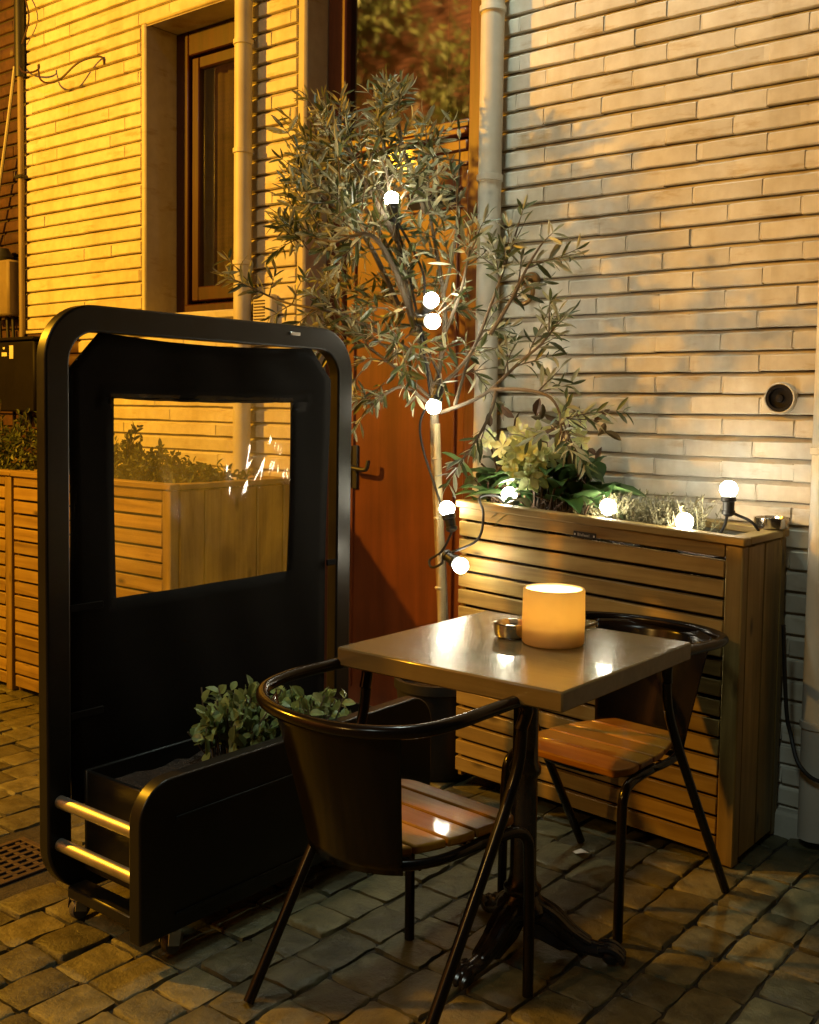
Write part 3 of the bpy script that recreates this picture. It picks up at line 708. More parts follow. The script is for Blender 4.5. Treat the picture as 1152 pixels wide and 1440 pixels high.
for dens, pts in BR[1:]:
    p = smooth_path(pts, 6); p = p[:-3] if dens < 1 else p; n = len(p)
    r0 = .011 if dens >= 1.6 else .007
    br.tube(p, [r0 * (1 - .75 * i / n) + .001 for i in range(n)], 7)
    tot = sum((p[i + 1] - p[i]).length for i in range(n - 1))
    cnt = int(tot * (13 if dens >= 1.6 else 14) * dens)
    for _ in range(cnt):
        f_ = R.uniform(.3 if dens < 1.6 else .38, 1.0); i = min(n - 2, int(f_ * (n - 1)))
        td = (p[i + 1] - p[i]).normalized()
        d = (td * R.uniform(.4, 1.2) + rdir() * .9 + V((0, 0, .25))).normalized()
        spray(p[i], d, R.uniform(.08, .19), dens)
    spray(p[-1], (p[-1] - p[-2]), R.uniform(.09, .15) * (.5 if dens < 1 else 1), 1.2)
# dense upper crown
for _ in range(72):
    d = rdir(); r = R.random() ** .45
    c = V((-2.70, 3.06, 2.12)) + V((d.x * .31 * r, d.y * .25 * r, d.z * .27 * r))
    if c.x > -2.46 and c.z < 2.05: continue
    spray(c, V((d.x * .7, d.y * .5, d.z * .5 + .7)) + rdir() * .5, R.uniform(.09, .17), 1.2)
for _ in range(42):     # thin lower crown
    d = rdir(); r = R.random() ** .5
    c = V((-2.48, 3.06, 1.62)) + V((d.x * .36 * r, d.y * .24 * r, d.z * .24 * r))
    spray(c, V((d.x, d.y, d.z * .6)) + rdir() * .6, R.uniform(.08, .15), .7)
br.build('branches', 'twig', olive)
lv.build('crown', 'olive', olive, smooth=0, fix=False)

# ------------------------------------------------------------------ string lights
sl_ = thing('string_lights', 'black festoon string of lit round bulbs wound through olive tree and planter', 'string lights', (-2.3, 3.05, 1.0))
BULBS = [((-2.518, 3.05, 2.147), (.2, 0, -1)), ((-2.328, 3.05, 1.771), (-.7, .2, -.6)), ((-2.282, 3.00, 1.690), (-1, .2, .1)), ((-2.310, 3.05, 1.392), (.1, .3, .9)),
         ((-2.243, 3.05, 1.031), (.3, 0, -1)), ((-2.14, 2.995, .842), (-.9, .1, .4)), ((-2.06, 3.17, 1.085), (.3, .3, -1)), ((-1.68, 3.19, 1.065), (.1, .4, -1)),
         ((-1.40, 3.17, 1.040), (-.2, .4, -1)), ((-1.30, 3.27, 1.143), (0.02, .02, -1))]
cab_pts = [(-2.39, 3.16, .3), (-2.42, 3.2, .8), (-2.36, 3.17, 1.25)]
socks = []
for (c, d) in BULBS:
    c = V(c); d = V(d).normalized()
    q = V((0, 0, 1)).rotation_difference(d).to_matrix()
    s = MB(); s.lathe([(.018, .020), (.024, .022), (.024, .036), (.019, .040), (.018, .066), (.021, .068), (.021, .078), (.010, .086)], c, 18, True, q)
    so_ = s.build('socket', 'blackplastic', sl_); socks.append(c + d * .075)
    b = MB(); b.ball(c, .0275, 12); b.build('bulb', 'bulb', so_, fix=True)
cab_pts = [(-2.43, 3.22, 1.30), (-2.40, 3.10, 1.6), (-2.53, 3.15, 1.95), socks[0], (-2.46, 3.12, 1.95), (-2.40, 3.1, 1.85), socks[1], (-2.40, 3.05, 1.73), socks[2], (-2.42, 3.14, 1.62), (-2.34, 3.12, 1.5), socks[3],
           (-2.33, 3.1, 1.45), (-2.42, 3.12, 1.35), (-2.43, 3.14, 1.25), (-2.36, 3.13, 1.10), (-2.27, 3.1, .96), socks[4], (-2.25, 3.08, .93), (-2.33, 3.14, .86), (-2.40, 3.16, .82), (-2.36, 3.12, .80), (-2.27, 3.06, .83), socks[5],
           (-2.11, 3.05, .93), (-2.10, 3.07, 1.02), (-2.13, 3.09, 1.075), (-2.10, 3.16, 1.075), socks[6], (-1.9, 3.25, 1.0), (-1.75, 3.28, .99), socks[7], (-1.6, 3.3, .985), socks[8],
           (-1.36, 3.29, .965), (-1.32, 3.29, 1.02), socks[9], (-1.28, 3.30, 1.06), (-1.23, 3.31, 1.035), (-1.22, 3.34, .98), (-1.3, 3.36, .95)]
cb = MB(); cb.tube(smooth_path(cab_pts, 7), .0048, 7); cb.build('cable', 'cable', sl_)

# ------------------------------------------------------------------ planting in the right planter
hb = thing('flowering_hellebore', 'leafy plant with pale green flower clusters in the right planter', 'plant', (-1.98, 3.3, 1.0))
lm = MB(); st_ = MB(); pt = MB()
def broad(p, d, L_, W_, droop=.5, n=7):
    d = d.normalized(); s = d.cross(V((0, 0, 1))).normalized(); vs = []; fs = []
    for i in range(n + 1):
        t = i / n; wd = math.sin(PI * min(1, t ** .8)) ** .8 if 0 < t < 1 else 0.02
        c = p + d * L_ * t + V((0, 0, -droop * L_ * t * t))
        up = V((0, 0, 1)) * W_ * .18 * wd; z = (.006 if i % 2 else -.004)
        vs += [c - s * W_ * .5 * wd + up * (1 + z * 20), c, c + s * W_ * .5 * wd + up * (1 - z * 15)]
    for i in range(n):
        for j in range(2): q = i * 3 + j; fs.append((q, q + 1, q + 4, q + 3))
    lm.add(vs, fs)
for _ in range(105):
    a = R.uniform(0, 2 * PI); rr = R.random() ** .6
    base = V((-1.98 + R.uniform(-.24, .20), 3.29 + R.uniform(-.09, .10), .98 + R.uniform(.0, .16)))
    d = V((math.cos(a) * 1.1, math.sin(a) * .8 - .25, R.uniform(.3, 1.5)))
    top = base + d.normalized() * R.uniform(.03, .10)
    st_.tube([base - V((0, 0, .08)), base, top], .004, 5)
    L_ = R.uniform(.10, .19); broad(top, d, L_, L_ * R.uniform(.46, .62), R.uniform(.15, .7))
for (x_, y_, z_, dx, dy, dz, L_) in ((-2.10, 3.26, 1.10, -1, -.1, .25, .24), (-2.12, 3.22, 1.14, -1, -.2, .35, .20), (-1.83, 3.26, 1.10, 1, .1, .30, .26), (-1.82, 3.3, 1.08, 1, .3, .38, .22), (-1.80, 3.22, 1.06, 1, -.15, .12, .18), (-2.05, 3.18, 1.08, -.6, -.5, .2, .18)):
    broad(V((x_, y_, z_)), V((dx, dy, dz)), L_, L_ * .46, .3)
for _ in range(22):
    b0 = V((R.uniform(-1.93, -1.74), R.uniform(3.22, 3.36), R.uniform(1.04, 1.20))); st_.tube([(b0.x * .6 - 1.9 * .4, 3.29, .95), b0], .004, 5)
    broad(b0, V((R.uniform(-.2, .9), R.uniform(-.8, .2), R.uniform(.5, 1.3))), R.uniform(.11, .17), R.uniform(.055, .085), R.uniform(.2, .6))
def flower(c, d, s):
    d = d.normalized(); a = d.cross(V((.2, .1, .97))).normalized(); b = d.cross(a)
    for k in range(5):
        an = 2 * PI * k / 5 + R.uniform(-.15, .15); o = a * math.cos(an) + b * math.sin(an); t = d.cross(o)
        p0 = c; vs = [p0, c + (o * .55 + t * .32) * s + d * s * .15, c + (o * 1.0 + t * .12) * s + d * s * .32, c + (o * 1.06) * s + d * s * .35, c + (o * 1.0 - t * .12) * s + d * s * .32, c + (o * .55 - t * .32) * s + d * s * .15, c + o * .6 * s + d * s * .10]
        pt.add(vs, [(0, 1, 6), (1, 2, 6), (2, 3, 6), (3, 4, 6), (4, 5, 6), (5, 0, 6)])
for _ in range(54):
    d = rdir(); 
    if d.y > .35: continue
    fc_ = R.choice(((-2.045, 3.165, 1.235), (-1.935, 3.185, 1.26), (-1.985, 3.165, 1.18), (-2.0, 3.2, 1.29)))
    c = V(fc_) + V((d.x * .048, d.y * .035, d.z * .040))
    flower(c, d + V((.2, -.9, .1)), R.uniform(.040, .054))
for (fx, fy, fz) in ((-2.19, 3.22, 1.27), (-2.16, 3.2, 1.29), (-1.83, 3.25, 1.30), (-1.815, 3.24, 1.275), (-1.84, 3.27, 1.33), (-1.80, 3.25, 1.19), (-1.90, 3.3, 1.36), (-1.93, 3.3, 1.38), (-1.87, 3.32, 1.345)):
    pt.build('flower_cluster' if len(pt.v) > 400 else 'flower', 'petal', hb, smooth=0, fix=False); pt = MB()
    flower(V((fx, fy, fz)), V((R.uniform(-.6, .6), -1, R.uniform(-.2, .6))), R.uniform(.028, .038))
    st_.tube([(fx * .7 - 1.98 * .3, 3.28, 1.0), (fx, fy + .01, fz)], .0035, 5)
for (fx) in (-2.03, -2.0, -1.97, -1.95): st_.tube(smooth_path([(fx - .01, 3.25, .95), (fx + R.uniform(-.01, .02), 3.22, 1.1), (fx, 3.21, 1.22)]), .0045, 6)
lm.build('foliage', 'hellebore', hb, smooth=60, fix=False); st_.build('stem', 'bronze_leaf', hb); pt.build('flower', 'petal', hb, smooth=0, fix=False)
bz = MB()
for _ in range(46):
    c = V((-1.98 + R.uniform(-.2, .22), 3.27 + R.uniform(-.06, .1), 1.26 + R.uniform(-.08, .12))); d = rdir() + V((0, -.2, .5)); leaf(bz, c, d, rdir(), R.uniform(.05, .08), R.uniform(.025, .035), .2)
bz.build('young_foliage', 'bronze_leaf', hb, smooth=0, fix=False)
def tuft(cx, cy, label, n, hgt, spread):
    t = thing('heather', label, 'plant', (cx, cy, .94), 'heather tufts in the right planter')
    m = MB()
    for _ in range(n):
        b0 = V((cx + R.gauss(0, spread * .45), cy + R.gauss(0, .04), .93)); d = V((R.gauss(0, .35), R.gauss(0, .35), 1)).normalized(); h = hgt * R.uniform(.6, 1.1)
        pts = [b0, b0 + d * h * .5, b0 + d * h + V((R.gauss(0, .012), R.gauss(0, .012), 0))]
        m.tube(pts, [.0022, .0018, .0008], 4, cap=False)
        for k in range(6):
            q = b0 + d * h * R.uniform(.35, 1); leaf(m, q, rdir() + d, rdir(), .018, .006, 0)
    m.build('sprigs', 'heather', t, smooth=0, fix=False)
tuft(-1.68, 3.26, 'dry pale heather tuft around a bulb beside the flowering plant', 210, .18, .11)
tuft(-1.50, 3.29, 'dry pale heather tuft left of the upright bulb', 220, .175, .11)

# shrubs in the left planters
def bush(label, cx, cy, z0, wx, wy, hfun, n, seed_sticks, group):
    t = thing('shrub', label, 'shrub', (cx, cy, z0), group)
    m = MB(); s = MB()
    for _ in range(n):
        x_ = R.uniform(-1, 1); y_ = R.uniform(-1, 1); hh = hfun(x_) * math.sqrt(max(.05, 1 - .6 * y_ * y_)); c = V((cx + x_ * wx, cy + y_ * wy, z0 + hh * R.random() ** .7))
        leaf(m, c, rdir() + V((0, 0, .5)), rdir() + V((0, -.5, .5)), R.uniform(.022, .045), R.uniform(.012, .022), .2)
    for _ in range(seed_sticks):
        x_ = R.uniform(-1, .6); b0 = V((cx + x_ * wx * .9, cy, z0 - .02)); h = hfun(x_) * R.uniform(1.1, 1.45); d = V((R.gauss(0, .15), R.gauss(0, .15), 1)).normalized()
        s.tube([b0, b0 + d * h * .6, b0 + d * h], [.004, .003, .0015], 5)
        for k in range(14):
            q = b0 + d * h * R.uniform(.5, 1); leaf(m, q, rdir() + d * .6, rdir(), R.uniform(.025, .045), R.uniform(.012, .02), .2)
    s.tube([(cx - wx, cy, z0 - .02), (cx + wx, cy, z0 - .02)], .005, 5); s.build('twigs', 'twig', t); m.build('foliage', 'shrub', t, smooth=0, fix=False)
gS = 'shrubs in the left planters'
bush('low green shrub seen through the clear screen window', -3.98, 3.12, .985, .50, .20, lambda x_: .10 + .14 * (1 - x_) * .5 + .03 * math.sin(x_ * 9), 1700, 20, gS)
bush('dark bushy shrub at the left photo edge below the black cabinet', -5.05, 3.1, .985, .55, .22, lambda x_: .26 + .05 * math.sin(x_ * 7), 1800, 14, gS)

# ------------------------------------------------------------------ wheeled screen with planter trough
SX = -2.45; SY0, SY1, SZ0, SZ1 = 1.562, 2.745, .065, 1.645; FX = -2.08
scr = thing('privacy_screen', 'black wheeled terrace screen with clear window and planter trough', 'privacy screen', (SX, 2.15, 0))
def band(outer, inner, x0, x1):
    m = MB(); n = len(outer)
    vs = [(x0, a, b) for a, b in outer] + [(x0, a, b) for a, b in inner] + [(x1, a, b) for a, b in outer] + [(x1, a, b) for a, b in inner]
    fs = []
    for i in range(n):
        j = (i + 1) % n
        fs += [(i, j, n + j, n + i), (2 * n + i, 3 * n + i, 3 * n + j, 2 * n + j), (i, 2 * n + i, 2 * n + j, j), (n + i, n + j, 3 * n + j, 3 * n + i)]
    return m.add(vs, fs)
fw = .072
frm = band(rounded_rect(SY0, SY1, SZ0, SZ1, .15, 14), rounded_rect(SY0 + fw, SY1 - fw, SZ0 + fw, SZ1 - fw, .085, 14), SX - .022, SX + .022)
fo = frm.build('frame', 'blackmetal', scr, smooth=30)
bv = fo.modifiers.new('edge', 'BEVEL'); bv.width = .006; bv.segments = 3; bv.limit_method = 'ANGLE'
lt = MB(); lt.box(SX + .021, SX + .027, 2.44, 2.485, 1.612, 1.622, .002); lt.build('screw_slot', 'steel', scr)
# fabric banner with a cut-out, slightly slack
BY0, BY1, BZ0, BZ1 = SY0 + fw + .008, SY1 - fw - .035, .30, 1.575
HY0, HY1, HZ0, HZ1 = 1.785, 2.455, .850, 1.402
def by(y, z): return SX + .006 + .010 * math.sin((y - BY0) * 5.2) * math.sin(z * 3.1) + .003 * math.sin(y * 23 + z * 7)
ban = MB(); ch = .10
ys = sorted(set([BY0 + (BY1 - BY0) * i / 26 for i in range(27)] + [HY0, HY1, BY0 + ch, BY1 - ch])); zs = sorted(set([BZ0 + (BZ1 - BZ0) * i / 30 for i in range(31)] + [HZ0, HZ1, BZ1 - ch]))
def bpos(y, z):
    yy, zz = y, z
    top = BZ1 - .014 * math.sin(PI * (y - BY0) / (BY1 - BY0))
    zz = BZ0 + (z - BZ0) * (top - BZ0) / (BZ1 - BZ0) if z > HZ1 else z
    zlim = BZ1 - ch
    if z > zlim:
        k = (z - zlim) / ch
        lo, hi = BY0 + ch * k * .95, BY1 - ch * k * .95
        yy = lo + (y - BY0) * (hi - lo) / (BY1 - BY0)
    return (by(y, z), yy, zz)
grid = {}; vs = []
for i, y in enumerate(ys):
    for j, z in enumerate(zs): grid[i, j] = len(vs); vs.append(bpos(y, z))
fs = []
for i in range(len(ys) - 1):
    for j in range(len(zs) - 1):
        yc, zc = (ys[i] + ys[i + 1]) / 2, (zs[j] + zs[j + 1]) / 2
        if HY0 < yc < HY1 and HZ0 < zc < HZ1: continue
        fs.append((grid[i, j], grid[i + 1, j], grid[i + 1, j + 1], grid[i, j + 1]))
ban.add(vs, fs); bo = ban.build('banner', 'fabric', scr, smooth=180, fix=False)
so2 = bo.modifiers.new('cloth', 'SOLIDIFY'); so2.thickness = .003; so2.offset = 0
# straps
for (y, z) in ((BY0 - .004, .84), (BY1 - .004, .86), (BY0 - .004, .55), (BY1 - .004, .50)): sp = MB(); sp.box(SX + .012, SX + .020, y - .004, y + .10, z - .010, z + .010, .003); sp.build('strap', 'fabric', scr)
# clear film, wrinkled towards its upper right corner
fl = MB(); n, m_ = 110, 90; vs = []; fs = []
for i in range(n + 1):
    for j in range(m_ + 1):
        y = HY0 - .01 + (HY1 - HY0 + .02) * i / n; z = HZ0 - .01 + (HZ1 - HZ0 + .02) * j / m_
        dy, dz = HY1 + .03 - y, HZ1 + .22 - z; a = math.atan2(dy, dz); rr = math.hypot(dy, dz)
        wv = .0007 * math.sin(a * 75) * math.exp(-((a - .25) / .30) ** 2) * math.exp(-max(0, rr - .1) * 2.2)
        wv += .0011 * math.sin(y * 40 - z * 55) * math.exp(-((y - HY0 - .25) / .12) ** 2) * max(0, (z - 1.27) / .13)
        vs.append((by(y, z) + .001 + wv, y, z))
for i in range(n):
    for j in range(m_): q = i * (m_ + 1) + j; fs.append((q, q + m_ + 1, q + m_ + 2, q + 1))
fl.add(vs, fs); fl.build('clear_window', 'film', scr, smooth=180, fix=False)
# front panel
pn = MB(); pn.prism(rounded_rect(SY0 + .01, SY1 - .01, .065, .462, .10, 12, (0, 0, 1, 1)), lambda u, w_, t: (t, u, w_), FX - .022, FX + .022)
po = pn.build('front_panel', 'blackmetal', scr, smooth=30)
bv = po.modifiers.new('edge', 'BEVEL'); bv.width = .005; bv.segments = 3; bv.limit_method = 'ANGLE'
rb = MB(); rb.box(FX + .0225, FX + .028, SY0 + .12, SY1 - .12, .352, .362, .002); rb.box(FX + .0225, FX + .028, SY0 + .12, SY1 - .12, .105, .115, .002); rb.build('rib', 'blackmetal', scr)
for z in (.332, .216):
    for y in (SY0 + .035, SY1 - .035):
        r_ = MB(); r_.tube([(SX + .023, y, z), (FX - .023, y, z)], .0165, 20); r_.build('rail', 'steel', scr)
tg = MB()      # trough
TY0, TY1, TX0, TX1 = SY0 + .10, SY1 - .10, SX + .035, FX - .028
tg.box(TX0, TX1, TY0, TY1, .13, .15, .004); tg.box(TX0, TX0 + .014, TY0, TY1, .151, .405, .004); tg.box(TX1 - .014, TX1, TY0, TY1, .151, .405, .004)
tg.box(TX0 + .0145, TX1 - .0145, TY0, TY0 + .014, .151, .404, .004); tg.box(TX0 + .0145, TX1 - .0145, TY1 - .014, TY1, .151, .404, .004)
tg.build('trough', 'blackmetal', scr)
sx_ = MB(); n = 20; vs = []; fs = []
for i in range(n + 1):
    for j in range(7): vs.append((TX0 + .012 + (TX1 - TX0 - .024) * j / 6, TY0 + .012 + (TY1 - TY0 - .024) * i / n, .355 + R.uniform(-.01, .012)))
for i in range(n):
    for j in range(6): q = i * 7 + j; fs.append((q, q + 7, q + 8, q + 1))
sx_.add(vs, fs); sx_.build('soil', 'soil', scr, fix=False)
bb = MB(); bb.box(SX + .03, FX - .03, SY0 + .05, SY0 + .11, .068, .10, .004); bb.build('cross_bar', 'blackmetal', scr); bb = MB(); bb.box(SX + .03, FX - .03, SY1 - .11, SY1 - .05, .068, .10, .004); bb.build('cross_bar', 'blackmetal', scr)
for (cx, cy) in ((SX + .035, SY0 + .085), (FX - .0, SY0 + .125), (SX + .035, SY1 - .1), (FX - .0, SY1 - .1)):
    c = MB(); ry2 = Matrix.Rotation(PI / 2, 3, 'Y')
    c.lathe([(.012, -.012), (.027, -.011), (.029, -.006), (.029, .006), (.027, .011), (.012, .012)], (cx, cy, .030), 24, True, ry2)
    co = c.build('caster', 'caster', scr)
    f_ = MB(); 
    for s_ in (-1, 1): f_.prism([(-.022, .0), (.012, -.012), (.020, .028), (.0, .040), (-.018, .036)], lambda u, w_, t: (cx + t, cy - .004 + u, .034 + w_), s_ * .016, s_ * .019)
    f_.lathe([(.014, .058), (.022, .060), (.022, .066), (.014, .067)], (cx, cy - .004, 0), 18); f_.build('fork', 'steel', co)
vp = thing('trough_plant', 'small plant with cream edged leaves in the trough of the black screen', 'plant', (-2.27, 2.15, .36))
m = MB(); s = MB()
for _ in range(150):
    a = R.uniform(0, 2 * PI); k = R.random()
    cx, cy = (-2.24, 2.05) if R.random() < .6 else (-2.17, 2.26)
    hgt = R.uniform(.09, .225) if cy < 2.2 else R.uniform(.09, .20)
    d = V((R.gauss(0, .28), R.gauss(0, .32), 1)).normalized(); b0 = V((cx + R.gauss(0, .025), cy + R.gauss(0, .045), .36)); tip = b0 + d * hgt
    s.tube([b0, tip], .0025, 5)
    for q in range(4):
        leaf(m, tip - d * R.uniform(0, .05), rdir() + d * .5, rdir() + V((.5, -.5, .8)), R.uniform(.030, .050), R.uniform(.020, .032), .25, .2)
s.build('stem', 'twig', vp); m.build('foliage', 'variegated', vp, smooth=0, fix=False)

# ------------------------------------------------------------------ table
TZ = .795
table = thing('bistro_table', 'square bistro table with beige top on ornate cast iron pedestal', 'table', (-1.40, 2.27, 0))
tx0, tx1, ty0, ty1 = -1.745, -1.108, 1.925, 2.575
t = MB(); t.box(tx0, tx1, ty0, ty1, TZ - .046, TZ, .004); t.build('tabletop', 'tabletop', table)
tcx, tcy = -1.405, 2.262
ped = MB(); ped.lathe([(.062, .112), (.066, .125), (.060, .138), (.050, .146), (.044, .160), (.048, .168), (.048, .176), (.038, .186), (.034, .21), (.033, .40), (.0325, .46), (.040, .47), (.041, .485), (.033, .50), (.032, .56), (.032, .70), (.05, .73), (.05, .748)], (tcx, tcy, 0), 36)
ped.build('pedestal', 'castiron', table)
tp = MB(); tp.box(tcx - .17, tcx + .17, tcy - .022, tcy + .022, TZ - .062, TZ - .047, .003); tp.box(tcx - .022, tcx + .022, tcy - .17, tcy - .023, TZ - .061, TZ - .0475, .003); tp.box(tcx - .022, tcx + .022, tcy + .023, tcy + .17, TZ - .061, TZ - .0475, .003); tp.build('bracket', 'castiron', table)
for deg in (-95, 25, 145):
    a = math.radians(deg); dx, dy = math.cos(a), math.sin(a); px_, py_ = -dy, dx
    f_ = MB()
    def q(r, o, z): return (tcx + dx * r + px_ * o, tcy + dy * r + py_ * o, z)
    spine = smooth_path([q(.025, 0, .118), q(.065, 0, .104), (q(.11, 0, .070)), q(.155, 0, .042), q(.205, 0, .032)], 6)
    n = len(spine); f_.tube(spine, [.034 - .014 * min(1, i / n * 1.2) for i in range(n)], 14)
    for o in (-.018, 0, .018):
        f_.tube(smooth_path([q(.040, o, .140), q(.085, o * 1.1, .116), q(.125, o, .080), q(.175, o * .7, .050)], 6), [.009] * 12 + [.008] * 6 + [.005], 8)
    # claw
    f_.ball(V(q(.225, 0, .026)), .026, 10)
    for o in (-.026, 0, .026):
        f_.tube(smooth_path([q(.195, o * .7, .040), q(.225, o * .8, .044), q(.248, o * .8, .030), q(.257, o * .75, .010)], 5), [.010] * 12 + [.011, .009, .006, .004], 8)
    # web between foot and column
    f_.prism([(.0, .12), (.07, .08), (.14, .035), (.10, .022), (.03, .05), (.0, .08)], lambda u, w_, t: q(u, t, w_), -.010, .010)
    f_.build('foot', 'castiron', table)
fc = thing('pillar_candle', 'wide glowing ivory pillar candle on the table', 'candle', (-1.368, 2.322, TZ))
CR, CH = .0785, .142
ccx, ccy = -1.368, 2.322
w_ = MB(); w_.lathe([(.001, .0015), (CR - .004, .0015), (CR, .006), (CR + .0005, .06), (CR - .0005, CH - .004), (CR - .003, CH), (CR - .007, CH - .001), (CR - .0085, CH - .006), (CR - .009, .058), (CR - .014, .052), (.001, .050)], (ccx, ccy, TZ), 56, False)
w_.build('wax', 'wax', fc, smooth=60)
w_ = MB(); w_.lathe([(.001, .003), (CR - .006, .003), (CR - .006, .030), (CR - .010, .044), (CR - .016, .048), (.001, .0485)], (ccx, ccy, TZ), 48, False); w_.build('wax_base', 'wax_solid', fc)
w_ = MB(); w_.lathe([(.010, .050), (.010, .072), (.010, .080), (.012, .086), (.010, .094), (.004, .106), (.001, .110)], (ccx, ccy, TZ), 16); w_.build('led_flame', 'led', fc)
def ashtray(label, cx, cy, cz, r):
    t = thing('ashtray', label, 'ashtray', (cx, cy, cz), 'steel ashtrays')
    m = MB(); m.lathe([(r * .80, .001), (r * .95, .004), (r, .014), (r, .036), (r * .96, .038), (r * .90, .030), (r * .87, .012), (r * .80, .008), (.001, .007)], (cx, cy, cz), 36, False)
    m.build('bowl', 'chrome', t)
    for k in range(4):
        a = k * PI / 2 + .5; u = MB(); px_, py_ = -math.sin(a), math.cos(a)
        u.prism([(-.012, .0385), (.012, .0385), (.008, .0275), (-.008, .0275)], lambda o, z, d: (cx + math.cos(a) * d + px_ * o, cy + math.sin(a) * d + py_ * o, cz + z), r * .88, r * 1.012); u.build('cigarette_rest', 'chrome', t)
ashtray('steel ashtray on the table beside the candle', -1.487, 2.315, TZ + .001, .047)
ashtray('steel ashtray on the back corner of the wooden planter', -1.215, 3.425, 1.0125, .054)
cdm = MB(); cdm.box(-1.53, -1.395, 2.515, 2.61, TZ + .001, TZ + .010, .002)
tag(cdm.build('menu_card', 'tabletop'), 'thin beige board lying at the back of the table behind the candle', 'board')

# ------------------------------------------------------------------ chairs
def make_chair(label):
    t = thing('bistro_chair', label, 'chair', (0, 0, 0), 'black metal bistro chairs')
    r = .0125
    se = MB()             # slatted D-shaped seat, rounded at the back
    ZS = .432
    nsl = 5
    def half(y):         # half width of the seat at depth y
        if y > .17: return .185 - .03 * ((y - .17) / .05) ** 2
        return .185 * math.sqrt(max(0.0, 1 - ((.17 - y) / .41) ** 2)) if y < .0 else .185 * (1 - .07 * (1 - y / .17))
    y0 = -.180
    for i in range(nsl):
        a, b = y0 + i * .081 + .0025, y0 + (i + 1) * .081 - .0025
        o = []
        for k in range(7): yy = a + (b - a) * k / 6; o.append((half(yy), yy))
        o += [(-u, v_) for u, v_ in o[::-1]]
        se.prism(o, lambda u, v_, tt: (u, v_, ZS + tt - (.010 * max(0, (v_ - .16) / .06) ** 2)), .0, .020)
    so3 = se.build('seat', 'seat', t, smooth=30)
    bvv = so3.modifiers.new('edge', 'BEVEL'); bvv.width = .005; bvv.segments = 3; bvv.limit_method = 'ANGLE'
    fr_ = MB()           # seat ring and cross bars
    ring = []
    for k in range(40):
        a = 2 * PI * k / 40; ring.append((.178 * math.copysign(abs(math.cos(a)) ** .8, math.cos(a)), (.02 + (.18 if math.sin(a) > 0 else .20) * math.copysign(abs(math.sin(a)) ** .8, math.sin(a))), ZS - .014))
    fr_.tube(ring, .0115, 10, True)
    fr_.tube([(-.17, .06, ZS - .018), (.17, .06, ZS - .018)], .009); fr_.tube([(-.16, -.10, ZS - .018), (.16, -.10, ZS - .018)], .009)
    fr_.build('seat_frame', 'chairmetal', t)
    for s in (-1, 1):
        f_ = MB(); f_.tube(smooth_path([(s * .170, .05, ZS - .016), (s * .180, .14, ZS - .016), (s * .187, .20, ZS - .020), (s * .190, .232, ZS - .045), (s * .191, .240, ZS - .09), (s * .192, .244, .2), (s * .192, .246, .006)], 6), r * 1.05, 14); f_.build('leg', 'chairmetal', t)
        l_ = MB(); l_.tube(smooth_path([(s * .250, -.235, .006), (s * .249, -.115, .20), (s * .248, .0, .39), (s * .247, .085, .535), (s * .247, .120, .61), (s * .246, .130, .68)], 6), r * 1.05, 14); l_.build('leg', 'chairmetal', t)
    top = MB()
    pts = [(.245, .125, .68), (.252, .138, .725), (.255, .11, .750), (.262, 0, .752), (.260, -.12, .748), (.225, -.215, .743), (.13, -.282, .740), (0, -.305, .739)]
    top.tube(smooth_path(pts + [(-a, b, c) for a, b, c in pts[-2::-1]], 7), r * 1.15, 14); top.build('arm_rail', 'chairmetal', t)
    bp = MB(); n, m_ = 26, 12; vs = []; fs = []
    for i in range(n + 1):
        a = (-1 + 2 * i / n)
        for j in range(m_ + 1):
            h = j / m_; sp_ = 46 + 3 * h; an = math.radians(a * sp_)
            rx, ry_ = .208 + (.052) * h ** 1.2, .205 + .09 * h ** 1.1
            vs.append((rx * math.sin(an), .0 - ry_ * math.cos(an) - .01 * h, .405 + .335 * h))
    for i in range(n):
        for j in range(m_): q_ = i * (m_ + 1) + j; fs.append((q_, q_ + m_ + 1, q_ + m_ + 2, q_ + 1))
    bp.add(vs, fs); bo_ = bp.build('back_panel', 'chairmetal', t, smooth=180, fix=False)
    s_ = bo_.modifiers.new('sheet', 'SOLIDIFY'); s_.thickness = .003; s_.offset = 0
    return t
chair = make_chair('black bistro chair in front, its solid back turned to the viewer')
def copy_tree(o, parent=None):
    c = o.copy(); col.objects.link(c)
    if parent: c.parent = parent
    for ch in list(o.children): copy_tree(ch, c)
    return c
chair2 = copy_tree(chair); chair2['label'] = 'black bistro chair beyond the table facing the viewer, against the planter'
chair.location = V((-1.490, 1.862, 0)) * K; chair.rotation_euler.z = math.radians(-5)
chair2.location = V((-1.405, 2.722, 0)) * K; chair2.rotation_euler.z = math.radians(180 - 5)

# ------------------------------------------------------------------ the other side of the street, seen reflected in the door glass
oh = thing('opposite_house', 'red brick house across the street mirrored in the door glass', 'house', (-5.5, -5.2, 0))
m = MB()
for k in range(0, 130): brick_course(m, .02 + k * .08, [(-15, -3)], (.1 if k % 2 else 0), 0, .22)
m.v = [V((p.x, -5.0 - p.y, p.z)) for p in m.v]; m.build('wall', 'far_brick', oh, smooth=0)
m = MB(); m.box(-15, -3, -5.6, -5.013, 0, 10.4, .01); m.build('mortar', 'dark_mortar', oh, smooth=0)
ft = thing('street_tree', 'leafy tree across the street mirrored in the door glass', 'tree', (-9.6, -3.6, 0))
m = MB(); m.tube([(-9.6, -3.6, 0), (-9.5, -3.6, 2.5), (-9.6, -3.5, 4.2)], [.17, .12, .08], 10)
m.tube([(-9.5, -3.6, 2.4), (-8.8, -3.4, 4.0), (-8.4, -3.3, 5.2)], [.08, .05, .02], 8); m.tube([(-9.5, -3.6, 3), (-10.2, -3.7, 4.4), (-10.5, -3.6, 5.6)], [.07, .05, .02], 8); m.build('trunk', 'trunk', ft)
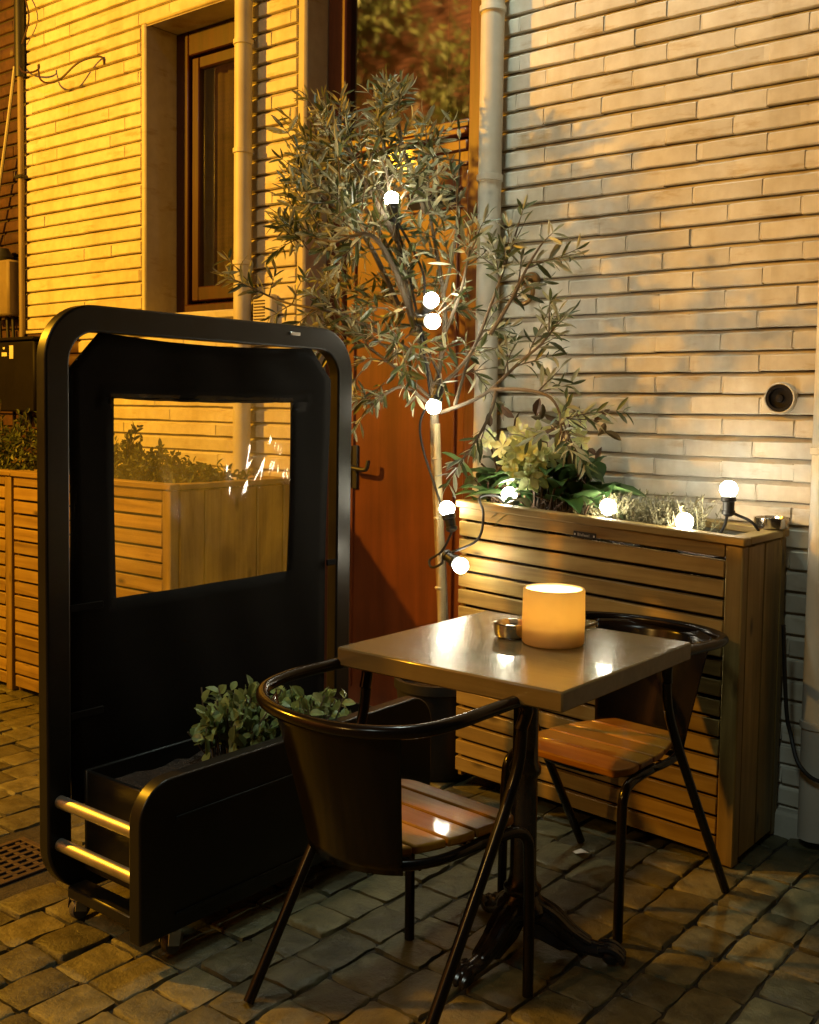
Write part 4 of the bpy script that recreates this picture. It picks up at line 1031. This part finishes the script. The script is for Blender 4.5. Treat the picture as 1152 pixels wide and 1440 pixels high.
m = MB()
for _ in range(46):
    d = rdir(); cc = V((-9.5 + d.x * 1.5, -3.6 + d.y * 1.1, 5.2 + d.z * 1.7))
    for _ in range(50):
        e = rdir() * R.random() ** .5 * .42; leaf(m, cc + e, rdir(), rdir(), R.uniform(.09, .15), .05, .2)
m.build('crown', 'tree_far', ft, smooth=0, fix=False)

# ------------------------------------------------------------------ lights
def point(name, loc, colr, watts, rad):
    l = bpy.data.lights.new(name, 'POINT'); l.energy = watts; l.color = colr; l.shadow_soft_size = rad
    o = bpy.data.objects.new(name, l); o.location = V(loc) * K; col.objects.link(o); return o
point('street_lamp', (-5.8, .15, 3.5), (1, .445, .018), 1150, .07)
point('far_street_lamp', (-3.0, -4.3, 4.4), (1, .56, .13), 300, .07)
def spot(name, loc, tgt, colr, watts, rad, deg):
    l = bpy.data.lights.new(name, 'SPOT'); l.energy = watts; l.color = colr; l.shadow_soft_size = rad; l.spot_size = math.radians(deg); l.spot_blend = .4
    o = bpy.data.objects.new(name, l); o.location = V(loc) * K; col.objects.link(o)
    o.rotation_euler = (V(tgt) - V(loc)).to_track_quat('-Z', 'Y').to_euler(); return o
spot('lamp_over_door', (-2.15, 2.70, 4.35), (-1.55, 3.25, 2.0), (.84, 1, .86), 120, .08, 76)
spot('opposite_lamp', (-7.0, -1.6, 6.4), (-8.9, -4.6, 5.0), (1, .55, .16), 3800, .06, 120)
su = bpy.data.lights.new('night_light', 'SUN'); su.energy = .24; su.angle = math.radians(6); su.color = (.84, 1.0, .88)
so_ = bpy.data.objects.new('night_light', su); col.objects.link(so_)
so_.rotation_euler = V((-.10, .72, -.68)).to_track_quat('-Z', 'Y').to_euler()
wd = bpy.data.worlds.new('World'); scene.world = wd; wd.use_nodes = True
nt = wd.node_tree; bg = nt.nodes['Background']
sky = nt.nodes.new('ShaderNodeTexSky'); sky.sky_type = 'NISHITA'; sky.sun_disc = False; sky.sun_elevation = math.radians(2); sky.sun_rotation = math.radians(200)
nt.links.new(sky.outputs[0], bg.inputs['Color']); bg.inputs['Strength'].default_value = .012

# ------------------------------------------------------------------ camera
head, pit, rol = 2.2406866, 0.0638655, 0.0147989
fwd = V((math.cos(head) * math.cos(pit), math.sin(head) * math.cos(pit), -math.sin(pit)))
r0 = V((math.sin(head), -math.cos(head), 0)); u0 = r0.cross(fwd)
Rr = r0 * math.cos(rol) + u0 * math.sin(rol); Uu = -r0 * math.sin(rol) + u0 * math.cos(rol)
cd = bpy.data.cameras.new('camera'); cam = bpy.data.objects.new('camera', cd); col.objects.link(cam)
mt = Matrix((Rr, Uu, -fwd)).transposed().to_4x4(); mt.translation = V((0, 0, 1.38)) * K; cam.matrix_world = mt
cd.sensor_fit = 'VERTICAL'; cd.sensor_height = 24; cd.lens = 1500 / 1440 * 24; cd.shift_y = -48 / 1440; cd.clip_end = 300; cd.clip_start = .05
scene.camera = cam
scene.view_settings.view_transform = 'Standard'; scene.view_settings.look = 'None'; scene.view_settings.exposure = 0; scene.view_settings.gamma = 1
try: scene.view_settings.use_curve_mapping = False
except Exception: pass
scene.render.engine = 'CYCLES'
scene.cycles.use_denoising = True; scene.cycles.max_bounces = 7; scene.cycles.transparent_max_bounces = 12
scene.cycles.sample_clamp_indirect = 6; scene.cycles.caustics_refractive = False; scene.cycles.caustics_reflective = False
